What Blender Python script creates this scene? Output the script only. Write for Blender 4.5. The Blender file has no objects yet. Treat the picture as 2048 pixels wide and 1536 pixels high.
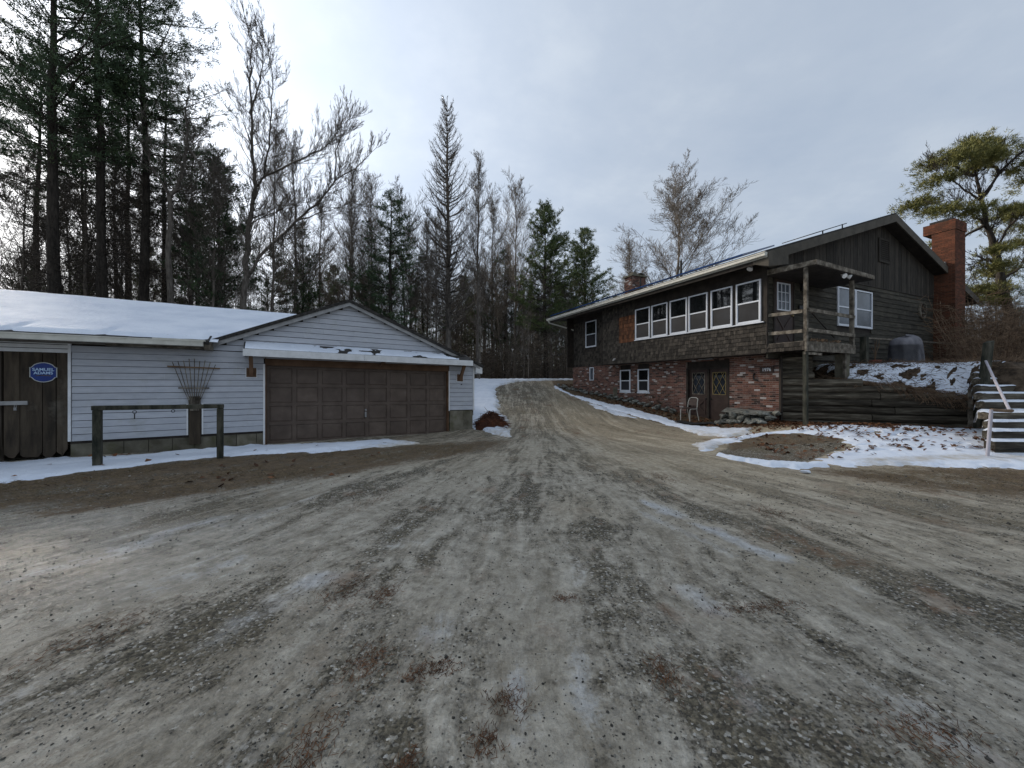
import bpy, math, random
import numpy as np
from mathutils import Vector, Matrix
C = bpy.context.scene.collection
SC = bpy.context.scene
R = math.radians
rnd = random.Random(7)
rg = np.random.default_rng(11)

# ------------------------------------------------------------------ camera
cam = bpy.data.cameras.new('camera'); cam.sensor_width = 36; cam.lens = 770/2048*36
cam.clip_start = 0.05; cam.clip_end = 2000
co = bpy.data.objects.new('camera', cam); C.objects.link(co)
co.location = (0, 0, 1.6); co.rotation_euler = (R(90), 0, 0)
SC.camera = co
SC.view_settings.view_transform = 'Standard'; SC.view_settings.look = 'None'
SC.view_settings.gamma = 1; SC.view_settings.exposure = 0.74
SC.cycles.max_bounces = 6; SC.cycles.transparent_max_bounces = 8

# ------------------------------------------------------------------ world and sun
SUN_AZ, SUN_EL = R(-52), R(24.5)       # azimuth measured clockwise from +Y (the view direction)
sd = Vector((math.sin(SUN_AZ)*math.cos(SUN_EL), math.cos(SUN_AZ)*math.cos(SUN_EL), math.sin(SUN_EL)))
w = bpy.data.worlds.new('World'); SC.world = w; w.use_nodes = True
nt = w.node_tree; nt.nodes.clear()
def N(nt, t, **k):
    n = nt.nodes.new(t)
    for a, b in k.items(): setattr(n, a, b)
    return n
def L(nt, a, b): nt.links.new(a, b)
def ramp(nt, fac, stops, interp='LINEAR'):
    r = N(nt, 'ShaderNodeValToRGB'); r.color_ramp.interpolation = interp
    e = r.color_ramp.elements
    while len(e) > 1: e.remove(e[-1])
    e[0].position = stops[0][0]; e[0].color = col4(stops[0][1])
    for p, c in stops[1:]:
        x = e.new(p); x.color = col4(c)
    if fac is not None: L(nt, fac, r.inputs[0])
    return r.outputs[0]
def col4(c):
    if isinstance(c, (int, float)): c = (c, c, c)
    return (c[0], c[1], c[2], 1)
def math_n(nt, op, a, b=None, c=None, clamp=False):
    m = N(nt, 'ShaderNodeMath', operation=op); m.use_clamp = clamp
    for i, v in enumerate((a, b, c)):
        if v is None: continue
        if isinstance(v, (int, float)): m.inputs[i].default_value = v
        else: L(nt, v, m.inputs[i])
    return m.outputs[0]
def mix(nt, f, a, b, mode='MIX'):
    m = N(nt, 'ShaderNodeMix', data_type='RGBA', blend_type=mode)
    for s, v in ((m.inputs[0], f), (m.inputs[6], a), (m.inputs[7], b)):
        if isinstance(v, (int, float)): s.default_value = v if s == m.inputs[0] else (v, v, v, 1)
        elif isinstance(v, tuple): s.default_value = col4(v)
        else: L(nt, v, s)
    return m.outputs[2]
sky = N(nt, 'ShaderNodeTexSky', sky_type='NISHITA'); sky.sun_disc = False
sky.sun_elevation = SUN_EL; sky.sun_rotation = SUN_AZ; sky.dust_density = 2
tc = N(nt, 'ShaderNodeTexCoord')
sep = N(nt, 'ShaderNodeSeparateXYZ'); L(nt, tc.outputs['Generated'], sep.inputs[0])
zc = math_n(nt, 'ADD', math_n(nt, 'MAXIMUM', sep.outputs[2], 0.0), 0.22)
cx = math_n(nt, 'DIVIDE', sep.outputs[0], zc); cy = math_n(nt, 'DIVIDE', sep.outputs[1], zc)
cv = N(nt, 'ShaderNodeCombineXYZ'); L(nt, cx, cv.inputs[0]); L(nt, cy, cv.inputs[1])
n1 = N(nt, 'ShaderNodeTexNoise'); n1.inputs['Scale'].default_value = 0.7; n1.inputs['Detail'].default_value = 8
n1.inputs['Roughness'].default_value = 0.55; n1.inputs['Distortion'].default_value = 0.6; L(nt, cv.outputs[0], n1.inputs['Vector'])
n2 = N(nt, 'ShaderNodeTexNoise'); n2.inputs['Scale'].default_value = 3.2; n2.inputs['Detail'].default_value = 8
n2.inputs['Roughness'].default_value = 0.6; L(nt, cv.outputs[0], n2.inputs['Vector'])
nm = math_n(nt, 'ADD', math_n(nt, 'MULTIPLY', n1.outputs[0], 0.66), math_n(nt, 'MULTIPLY', n2.outputs[0], 0.34))
cloud = ramp(nt, nm, [(0.34, (2.55, 3.05, 3.8)), (0.50, (3.05, 3.5, 4.15)), (0.66, (3.9, 4.3, 4.75))])
vd = N(nt, 'ShaderNodeVectorMath', operation='DOT_PRODUCT'); L(nt, tc.outputs['Generated'], vd.inputs[0]); vd.inputs[1].default_value = sd
dd = math_n(nt, 'MAXIMUM', vd.outputs['Value'], 0.0)
g1 = math_n(nt, 'MULTIPLY', math_n(nt, 'POWER', dd, 3.8), 1.15)
g2 = math_n(nt, 'MULTIPLY', math_n(nt, 'POWER', dd, 40.0), 1.6)
glow = math_n(nt, 'ADD', g1, g2)
gl = mix(nt, 1.0, cloud, (1.0, 0.95, 0.90), 'MULTIPLY')
glv = N(nt, 'ShaderNodeVectorMath', operation='SCALE'); L(nt, gl, glv.inputs[0]); L(nt, glow, glv.inputs['Scale'])
cl2 = mix(nt, 1.0, cloud, glv.outputs[0], 'ADD')
skc = mix(nt, 0.88, sky.outputs[0], cl2)
bg = N(nt, 'ShaderNodeBackground'); bg.inputs[1].default_value = 0.1; L(nt, skc, bg.inputs[0])
wo = N(nt, 'ShaderNodeOutputWorld'); L(nt, bg.outputs[0], wo.inputs[0])

sl = bpy.data.lights.new('sun', 'SUN'); sl.energy = 3.0; sl.angle = R(15); sl.color = (1, .89, .76)
so = bpy.data.objects.new('sun', sl); C.objects.link(so)
so.rotation_euler = (-sd).to_track_quat('-Z', 'Y').to_euler()

# ------------------------------------------------------------------ numpy helpers
def ss(a, b, x):
    t = np.clip((x-a)/(b-a), 0, 1); return t*t*(3-2*t)
_perm = np.random.default_rng(3).random((256, 256))
def vnoise(x, y):
    xi = np.floor(x).astype(int); yi = np.floor(y).astype(int); fx = x-xi; fy = y-yi
    fx = fx*fx*(3-2*fx); fy = fy*fy*(3-2*fy)
    g = lambda i, j: _perm[i & 255, j & 255]
    return (g(xi, yi)*(1-fx)+g(xi+1, yi)*fx)*(1-fy)+(g(xi, yi+1)*(1-fx)+g(xi+1, yi+1)*fx)*fy
def fbm(x, y, o=4):
    s = 0; a = .5; t = 0
    for i in range(o):
        s = s+a*vnoise(x*2**i+17*i, y*2**i+9*i); t += a; a *= .5
    return s/t
def T(x, y):
    "height of the ground"
    x = np.asarray(x, float); y = np.asarray(y, float)
    q = y-13.1
    h = .135*np.where(q < -1.5, 0, np.where(q < 1.5, (q+1.5)**2/6, q))
    h = np.where(y > 25.5, .135*12.4+.27*(1-np.exp(-(np.maximum(y, 25.5)-25.5)/2)), h)
    h = h-.25*ss(33, 70, y)
    h = h+.38*ss(5.2, 8.6, x)*ss(5, 11, y)*(1-ss(12.3, 14.6, y))
    h = h-.06*np.exp(-((x+1.6)**2+(y-12.5)**2)/5)
    return h
def stream(x, y):
    dy = np.maximum(15-y, 0); return (x-1.2)/np.sqrt(dy*dy+9), y*1.15
def Tm(x, y):
    "ground with ruts and lumps"
    x = np.asarray(x, float); y = np.asarray(y, float)
    a, r = stream(x, y)
    rut = (fbm(a*14+3, r*.30, 4)-.5)*.08*(1-ss(30, 34, y))*(1-ss(9, 14, np.abs(x)))
    return T(x, y)+rut*(1-.75*ss(4.2, 6, x)*ss(6, 7, y))+(fbm(x*1.7, y*1.7, 4)-.5)*.03

def setprops(o, label=None, cat=None, group=None, kind=None):
    if label: o['label'] = label
    if cat: o['category'] = cat
    if group: o['group'] = group
    if kind: o['kind'] = kind
    return o
def thing(name, label, cat, loc=(0, 0, 0), rz=0, group=None):
    o = bpy.data.objects.new(name, None); C.objects.link(o); o.location = loc; o.rotation_euler = (0, 0, rz)
    o.empty_display_size = .2
    return setprops(o, label, cat, group)
def mesh_np(name, V, F, mat, parent=None, tint=None, attrs=None, smooth=False):
    V = np.asarray(V, np.float32).reshape(-1, 3); F = np.asarray(F, np.int32); k = F.shape[1]
    me = bpy.data.meshes.new(name)
    me.vertices.add(len(V)); me.vertices.foreach_set('co', V.ravel())
    me.loops.add(F.size); me.loops.foreach_set('vertex_index', F.ravel())
    me.polygons.add(len(F)); me.polygons.foreach_set('loop_start', np.arange(len(F), dtype=np.int32)*k)
    me.polygons.foreach_set('loop_total', np.full(len(F), k, np.int32))
    me.polygons.foreach_set('use_smooth', np.full(len(F), bool(smooth)))
    if tint is not None:
        a = me.attributes.new('tint', 'FLOAT', 'POINT'); a.data.foreach_set('value', np.asarray(tint, np.float32))
    for n_, v_ in (attrs or {}).items():
        a = me.attributes.new(n_, 'FLOAT', 'POINT'); a.data.foreach_set('value', np.asarray(v_, np.float32).ravel())
    me.update(calc_edges=True); me.validate()
    if mat: me.materials.append(mat)
    o = bpy.data.objects.new(name, me); C.objects.link(o)
    if parent: o.parent = parent
    return o
BOXF = np.array([[0, 3, 2, 1], [4, 5, 6, 7], [0, 1, 5, 4], [1, 2, 6, 5], [2, 3, 7, 6], [3, 0, 4, 7]])
class MB:
    "collects primitives of ONE part; build() links them as one mesh"
    def __init__(s, fn=None): s.V = []; s.F = []; s.t = []; s.n = 0; s.fn = fn
    def add(s, V, F, t=.5):
        V = np.asarray(V, float).reshape(-1, 3); s.V.append(V)
        F = np.asarray(F)
        if F.shape[1] == 3: F = np.hstack([F, F[:, 2:3]])
        s.F.append(F+s.n); s.t.append(np.full(len(V), t) if np.isscalar(t) else t); s.n += len(V); return s
    def box(s, x0, x1, y0, y1, z0, z1, t=.5, rot=None, piv=None):
        V = np.array([[x0, y0, z0], [x1, y0, z0], [x1, y1, z0], [x0, y1, z0], [x0, y0, z1], [x1, y0, z1], [x1, y1, z1], [x0, y1, z1]], float)
        if rot is not None:
            p = V.mean(0) if piv is None else np.array(piv)
            V = (V-p)@np.array(rot).T+p
        return s.add(V, BOXF, t)
    def hexa(s, V, t=.5): return s.add(V, BOXF, t)
    def beam(s, p, q, w, h=None, t=.5, up=(0, 0, 1)):
        p = np.array(p, float); q = np.array(q, float); h = h or w
        d = q-p; d /= np.linalg.norm(d); u = np.array(up, float)
        if abs(d@u) > .95: u = np.array((0, 1, 0), float) if abs(d[1]) < .9 else np.array((1, 0, 0), float)
        a = np.cross(d, u); a /= np.linalg.norm(a); b = np.cross(a, d)
        V = [e+sa*a*w/2+sb*b*h/2 for e in (p, q) for sa, sb in ((-1, -1), (1, -1), (1, 1), (-1, 1))]
        return s.add(V, BOXF[:, ::-1], t)
    def cyl(s, p, q, r0, r1=None, n=10, t=.5, cap=True):
        p = np.array(p, float); q = np.array(q, float); r1 = r0 if r1 is None else r1
        d = q-p; d /= np.linalg.norm(d); u = np.array((0, 0, 1.)) if abs(d[2]) < .9 else np.array((1., 0, 0))
        a = np.cross(d, u); a /= np.linalg.norm(a); b = np.cross(a, d)
        th = np.arange(n)*2*np.pi/n; ring = np.outer(np.cos(th), a)+np.outer(np.sin(th), b)
        V = np.vstack([p+ring*r0, q+ring*r1, [p], [q]]); i = np.arange(n); j = (i+1) % n
        F = np.stack([i, i+n, j+n, j], 1)
        if cap:
            F = np.vstack([F, np.stack([i, j, np.full(n, 2*n), np.full(n, 2*n)], 1), np.stack([j+n, i+n, np.full(n, 2*n+1), np.full(n, 2*n+1)], 1)])
        return s.add(V, F, t)
    def tube(s, P, r, n=8, t=.5):
        for k in range(len(P)-1): s.cyl(P[k], P[k+1], r, r, n, t)
        return s
    def prism(s, poly, z0, z1, fr=None, t=.5):
        "polygon in (a,b) extruded along c; fr maps (a,b,c) to xyz"
        n = len(poly); P = np.array(poly, float)
        V = np.vstack([np.c_[P, np.full(n, z0)], np.c_[P, np.full(n, z1)], [[*P.mean(0), z0]], [[*P.mean(0), z1]]])
        if fr is not None: V = V@np.array(fr, float)
        i = np.arange(n); j = (i+1) % n
        F = np.vstack([np.stack([i, j, j+n, i+n], 1), np.stack([j, i, np.full(n, 2*n), np.full(n, 2*n)], 1), np.stack([i+n, j+n, np.full(n, 2*n+1), np.full(n, 2*n+1)], 1)])
        return s.add(V, F, t)
    def build(s, name, mat, parent=None, smooth=False, bevel=0):
        V = np.vstack(s.V)
        if s.fn: V = s.fn(V.copy())
        F = np.vstack(s.F); t = np.concatenate(s.t)
        # triangles are stored as degenerate quads: split them
        tri = F[:, 2] == F[:, 3]
        me = bpy.data.meshes.new(name)
        Q = F[~tri]; R3 = F[tri][:, :3]
        me.vertices.add(len(V)); me.vertices.foreach_set('co', V.astype(np.float32).ravel())
        li = np.concatenate([Q.ravel(), R3.ravel()]).astype(np.int32)
        me.loops.add(len(li)); me.loops.foreach_set('vertex_index', li)
        tot = np.concatenate([np.full(len(Q), 4), np.full(len(R3), 3)]).astype(np.int32)
        me.polygons.add(len(tot)); me.polygons.foreach_set('loop_start', np.concatenate([[0], np.cumsum(tot)[:-1]]).astype(np.int32))
        me.polygons.foreach_set('loop_total', tot)
        me.polygons.foreach_set('use_smooth', np.full(len(tot), bool(smooth)))
        a = me.attributes.new('tint', 'FLOAT', 'POINT'); a.data.foreach_set('value', t.astype(np.float32))
        me.update(calc_edges=True); me.validate()
        me.materials.append(mat)
        o = bpy.data.objects.new(name, me); C.objects.link(o)
        if parent: o.parent = parent
        if bevel:
            b = o.modifiers.new('bevel', 'BEVEL'); b.width = bevel; b.segments = 2; b.limit_method = 'ANGLE'
        return o
def copy_tree(o, parent=None):
    c = o.copy(); C.objects.link(c)
    if parent: c.parent = parent
    for ch in o.children: copy_tree(ch, c)
    return c
def text_mesh(txt, size, mat, name, parent, M, font_ext=.004):
    cu = bpy.data.curves.new(name, 'FONT'); cu.body = txt; cu.size = size; cu.extrude = font_ext; cu.align_x = 'CENTER'; cu.align_y = 'CENTER'
    cu.offset = size*.012
    t = bpy.data.objects.new(name, cu); C.objects.link(t)
    bpy.context.view_layer.update()
    me = bpy.data.meshes.new_from_object(t.evaluated_get(bpy.context.evaluated_depsgraph_get()))
    me.transform(M); bpy.data.objects.remove(t)
    me.materials.clear(); me.materials.append(mat)
    o = bpy.data.objects.new(name, me); C.objects.link(o); o.parent = parent
    return o

# ------------------------------------------------------------------ materials
def new_mat(name):
    m = bpy.data.materials.new(name); m.use_nodes = True; nt = m.node_tree; nt.nodes.clear()
    b = N(nt, 'ShaderNodeBsdfPrincipled'); o = N(nt, 'ShaderNodeOutputMaterial'); L(nt, b.outputs[0], o.inputs[0])
    return m, nt, b
def coords(nt, kind='Object', scale=(1, 1, 1)):
    t = N(nt, 'ShaderNodeTexCoord'); mp = N(nt, 'ShaderNodeMapping'); mp.inputs['Scale'].default_value = scale
    L(nt, t.outputs[kind], mp.inputs[0]); return mp.outputs[0]
def noise(nt, vec, scale, detail=5, rough=.6, dist=0):
    n = N(nt, 'ShaderNodeTexNoise'); n.inputs['Scale'].default_value = scale; n.inputs['Detail'].default_value = detail
    n.inputs['Roughness'].default_value = rough; n.inputs['Distortion'].default_value = dist
    if vec is not None: L(nt, vec, n.inputs['Vector'])
    return n.outputs[0]
def attr(nt, name):
    a = N(nt, 'ShaderNodeAttribute'); a.attribute_name = name; return a.outputs['Fac']
def bump(nt, b, h, strength=.5, dist=.01):
    n = N(nt, 'ShaderNodeBump'); n.inputs['Strength'].default_value = strength; n.inputs['Distance'].default_value = dist
    L(nt, h, n.inputs['Height']); L(nt, n.outputs[0], b.inputs['Normal'])
def mat(name, c1, c2, scale=4, rough=.8, st=(1, 1, 1), bs=.3, bd=.01, bscale=None, tint=(.6, 1.4), c3=None, lo=.35, hi=.65, metal=0, spec=.3, detail=6, dirt=None):
    "two-tone noise material whose value also follows the per-piece tint attribute"
    m, nt, b = new_mat(name); v = coords(nt, 'Object', st)
    f = noise(nt, v, scale, detail)
    stops = [(lo, c1), (hi, c2)]
    if c3: stops = [(lo, c1), ((lo+hi)/2, c2), (hi, c3)]
    c = ramp(nt, f, stops)
    if tint:
        a = N(nt, 'ShaderNodeMapRange'); L(nt, attr(nt, 'tint'), a.inputs[0]); a.inputs[3].default_value = tint[0]; a.inputs[4].default_value = tint[1]
        vm = N(nt, 'ShaderNodeVectorMath', operation='SCALE'); L(nt, c, vm.inputs[0]); L(nt, a.outputs[0], vm.inputs['Scale']); c = vm.outputs[0]
    if dirt:
        d = ramp(nt, noise(nt, coords(nt, 'Object'), dirt[1], 6, .7), [(dirt[2], 0), (dirt[2]+.2, 1)])
        c = mix(nt, math_n(nt, 'MULTIPLY', d, dirt[3]), c, dirt[0])
    L(nt, c, b.inputs['Base Color']); b.inputs['Roughness'].default_value = rough; b.inputs['Metallic'].default_value = metal
    b.inputs['Specular IOR Level'].default_value = spec
    if bs: bump(nt, b, noise(nt, v, bscale or scale*4, 6, .7), bs, bd)
    return m
M = {}
M['siding'] = mat('white_siding', (.40, .42, .465), (.48, .50, .54), 3, .55, (1, 1, 4), .12, .004, tint=(.93, 1.07), dirt=((.30, .30, .24), 2.2, .55, .45))
M['white'] = mat('white_paint', (.62, .63, .63), (.74, .75, .76), 5, .5, bs=.05, tint=(.95, 1.05), dirt=((.35, .33, .28), 6, .6, .4))
M['fascia'] = mat('cream_gutter', (.50, .49, .43), (.62, .61, .55), 5, .5, bs=.05, tint=(.95, 1.05), dirt=((.2, .19, .16), 4, .58, .5))
M['vinyl'] = mat('window_vinyl', (.66, .69, .74), (.74, .77, .82), 5, .4, bs=0, tint=None)
M['plank'] = mat('barn_plank', (.018, .014, .010), (.050, .038, .026), 1.5, .85, (5, 5, .8), .4, .004, 8, tint=(.75, 1.3), c3=(.085, .068, .048), lo=.3, hi=.75, dirt=((.15, .135, .11), 1.5, .56, .6))
M['door'] = mat('brown_door', (.085, .062, .049), (.125, .094, .075), 3, .6, bs=.15, bd=.002, tint=(.9, 1.1), dirt=((.19, .165, .14), 3, .6, .35))
M['darkbrown'] = mat('dark_brown_paint', (.035, .021, .017), (.06, .038, .031), 4, .55, bs=.1, tint=(.8, 1.2), dirt=((.12, .09, .08), 14, .66, .6))
M['rawwood'] = mat('bare_wood', (.10, .055, .03), (.17, .10, .06), 3, .8, (1, 1, 1), .3, .003, tint=(.7, 1.3))
M['greywood'] = mat('weathered_wood', (.055, .047, .036), (.13, .112, .088), 6, .9, (1, 1, 1), .5, .006, tint=(.7, 1.3), c3=(.24, .215, .175))
M['greenwood'] = mat('mossy_dark_post', (.016, .019, .014), (.045, .045, .033), 9, .9, (1, 1, .3), .5, .006, tint=(.8, 1.2), c3=(.085, .08, .062))
M['log'] = mat('old_log', (.018, .015, .011), (.060, .050, .036), 3, .9, (.6, 5, 5), .7, .015, 7, tint=(.6, 1.5), c3=(.17, .155, .12), lo=.3, hi=.72)
M['shingle'] = mat('cedar_shingle', (.026, .022, .018), (.074, .063, .051), 4, .9, (4, 4, 1), .5, .006, 20, tint=(.45, 1.6), lo=.3, hi=.7, dirt=((.018, .016, .013), 1.1, .5, .45))
M['newshingle'] = mat('new_cedar_shingle', (.085, .032, .014), (.16, .066, .030), 6, .85, (4, 4, 1), .4, .004, tint=(.4, 1.5))
M['clap'] = mat('dark_clapboard', (.027, .025, .019), (.072, .064, .049), 3, .9, (1, 4, 6), .4, .006, 10, tint=(.7, 1.35), dirt=((.07, .085, .062), 1.4, .58, .3))
M['vboard'] = mat('dark_vertical_board', (.022, .019, .016), (.056, .048, .038), 3, .9, (8, 8, .7), .4, .006, 8, tint=(.65, 1.4))
M['darktrim'] = mat('dark_trim', (.020, .016, .013), (.045, .036, .029), 4, .8, tint=(.8, 1.2), bs=.2)
M['bargeboard'] = mat('barge_board', (.062, .055, .043), (.10, .088, .07), 3, .8, bs=.2, tint=(.9, 1.1))
M['roofing'] = mat('asphalt_shingle', (.02, .019, .018), (.06, .056, .052), 12, .95, bs=.6, bd=.01, tint=(.7, 1.3))
M['concrete'] = mat('mossy_concrete', (.10, .09, .065), (.20, .185, .145), 3, .95, bs=.4, bd=.01, tint=(.7, 1.3), dirt=((.075, .075, .03), 2.5, .5, .7))
M['greymetal'] = mat('galvanised_metal', (.22, .22, .22), (.34, .34, .34), 5, .5, metal=.6, bs=.05, tint=(.9, 1.1))
M['rustypipe'] = mat('painted_pipe_with_rust', (.40, .38, .42), (.46, .44, .48), 6, .5, bs=.1, tint=(.9, 1.1), dirt=((.16, .06, .03), 7, .57, .9))
M['black'] = mat('black_metal', (.012, .012, .012), (.02, .02, .02), 5, .5, bs=0, tint=None)
M['bulb'] = mat('lamp_glass', (.7, .7, .68), (.78, .78, .76), 5, .3, bs=0, tint=None)
M['stone'] = mat('fieldstone', (.085, .088, .075), (.22, .22, .195), 6, .9, bs=.6, bd=.02, tint=(.55, 1.6), dirt=((.20, .185, .14), 5, .6, .5))
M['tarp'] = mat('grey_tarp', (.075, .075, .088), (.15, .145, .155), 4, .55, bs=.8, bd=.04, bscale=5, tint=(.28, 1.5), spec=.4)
M['clay'] = mat('terracotta', (.14, .045, .03), (.2, .07, .045), 5, .8, bs=.2, tint=None)
M['brush'] = mat('grey_brush', (.06, .049, .038), (.17, .14, .11), 2, .95, bs=0, tint=(.5, 1.4))
M['twig'] = mat('dry_stem', (.10, .062, .038), (.22, .15, .095), 2, .95, bs=0, tint=(.5, 1.5))
M['bark_pine'] = mat('pine_bark', (.018, .015, .012), (.055, .046, .038), 2.5, .95, (5, 5, 1), .7, .03, 4, tint=(.7, 1.3))
M['bark_grey'] = mat('grey_bark', (.06, .052, .044), (.155, .136, .116), 2.5, .95, (4, 4, 1), .5, .02, 5, tint=(.7, 1.3))
M['bark_pale'] = mat('pale_bark', (.09, .076, .062), (.19, .165, .14), 2.5, .95, (4, 4, 1), .5, .02, 5, tint=(.7, 1.3))
M['mat_rubber'] = mat('black_rubber', (.014, .014, .015), (.03, .03, .032), 8, .75, bs=.3, tint=None)
def foliage_mat(name, a, b_, c_):
    m, nt, b = new_mat(name)
    f = math_n(nt, 'ADD', math_n(nt, 'MULTIPLY', noise(nt, coords(nt), 1.1, 3), .6), math_n(nt, 'MULTIPLY', attr(nt, 'tint'), .4))
    L(nt, ramp(nt, f, [(.3, a), (.52, b_), (.72, c_)]), b.inputs['Base Color']); b.inputs['Roughness'].default_value = .65
    b.inputs['Specular IOR Level'].default_value = .25
    return m
M['needle'] = foliage_mat('white_pine_needle', (.038, .062, .036), (.065, .105, .052), (.10, .14, .062))
M['needle_lit'] = foliage_mat('yellow_green_pine_needle', (.055, .085, .032), (.10, .135, .048), (.15, .17, .062))
M['needle_pitch'] = foliage_mat('pitch_pine_needle', (.085, .095, .028), (.15, .15, .044), (.22, .20, .065))
def brick_mat(name, reds, mortar, white=.11, moss=.3):
    m, nt, b = new_mat(name)
    t = attr(nt, 'tint')
    c = ramp(nt, t, [(0, mortar), (.05, (.45, .42, .40)), (.05+white*.45, (.22, .15, .125)), (.05+white, reds[0]), (.05+white+.13, reds[1]), (.5, reds[2]), (.72, reds[3]), (.88, reds[4])], 'CONSTANT')
    n = noise(nt, coords(nt, 'Object'), 22, 5, .7)
    c = mix(nt, .5, c, ramp(nt, n, [(.3, .45), (.7, 1.5)]), 'MULTIPLY')
    big = ramp(nt, noise(nt, coords(nt, 'Object'), 1.3, 5, .6), [(.45, 0), (.7, 1)])
    c = mix(nt, math_n(nt, 'MULTIPLY', big, moss), c, (.05, .032, .022))
    L(nt, c, b.inputs['Base Color']); b.inputs['Roughness'].default_value = .92; b.inputs['Specular IOR Level'].default_value = .2
    bump(nt, b, noise(nt, coords(nt, 'Object'), 60, 5, .7), .4, .004)
    return m
M['brick'] = brick_mat('old_brick', [(.045, .030, .026), (.14, .068, .054), (.175, .084, .062), (.215, .105, .078), (.10, .058, .048)], (.36, .30, .26), white=.17)
M['brick_red'] = brick_mat('orange_brick', [(.085, .036, .022), (.11, .043, .026), (.14, .053, .030), (.165, .061, .034), (.09, .038, .024)], (.14, .09, .062), white=.0, moss=.5)
def glass_mat(name, base=(.005, .006, .007), rough=.015, ior=1.9):
    m, nt, b = new_mat(name)
    c = ramp(nt, noise(nt, coords(nt), 1.2, 3), [(.4, base), (.7, tuple(x*2.2 for x in base))])
    L(nt, c, b.inputs['Base Color']); b.inputs['Roughness'].default_value = rough
    b.inputs['Specular IOR Level'].default_value = .5; b.inputs['IOR'].default_value = ior
    return m
M['glass'] = glass_mat('window_glass')
M['glass_screen'] = glass_mat('screened_glass', (.055, .065, .080), .25, 1.5)
M['screen'] = glass_mat('insect_screen', (.014, .015, .018), .5, 1.3)
M['solar'] = glass_mat('solar_glass', (.02, .05, .14), .12)
def snow_mat():
    m, nt, b = new_mat('snow')
    v = coords(nt, 'Object')
    n = noise(nt, v, 1.3, 6, .6)
    c = ramp(nt, n, [(.3, (.60, .66, .76)), (.6, (.74, .79, .87))])
    st = ramp(nt, math_n(nt, 'ADD', attr(nt, 'dirt'), math_n(nt, 'MULTIPLY', math_n(nt, 'SUBTRACT', noise(nt, v, 5, 6, .7), .5), 1.1)), [(.35, 0), (.85, 1)])
    c = mix(nt, math_n(nt, 'MULTIPLY', st, .85), c, (.36, .29, .18))
    sp = ramp(nt, noise(nt, v, 30, 5, .75), [(.62, 0), (.68, 1)])
    c = mix(nt, math_n(nt, 'MULTIPLY', sp, .55), c, (.12, .08, .05))
    L(nt, c, b.inputs['Base Color']); b.inputs['Roughness'].default_value = .6
    h = math_n(nt, 'ADD', noise(nt, v, 7, 6, .6), math_n(nt, 'MULTIPLY', noise(nt, v, 60, 3), .15))
    bump(nt, b, h, .6, .04)
    return m
M['snow'] = snow_mat()
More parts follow.
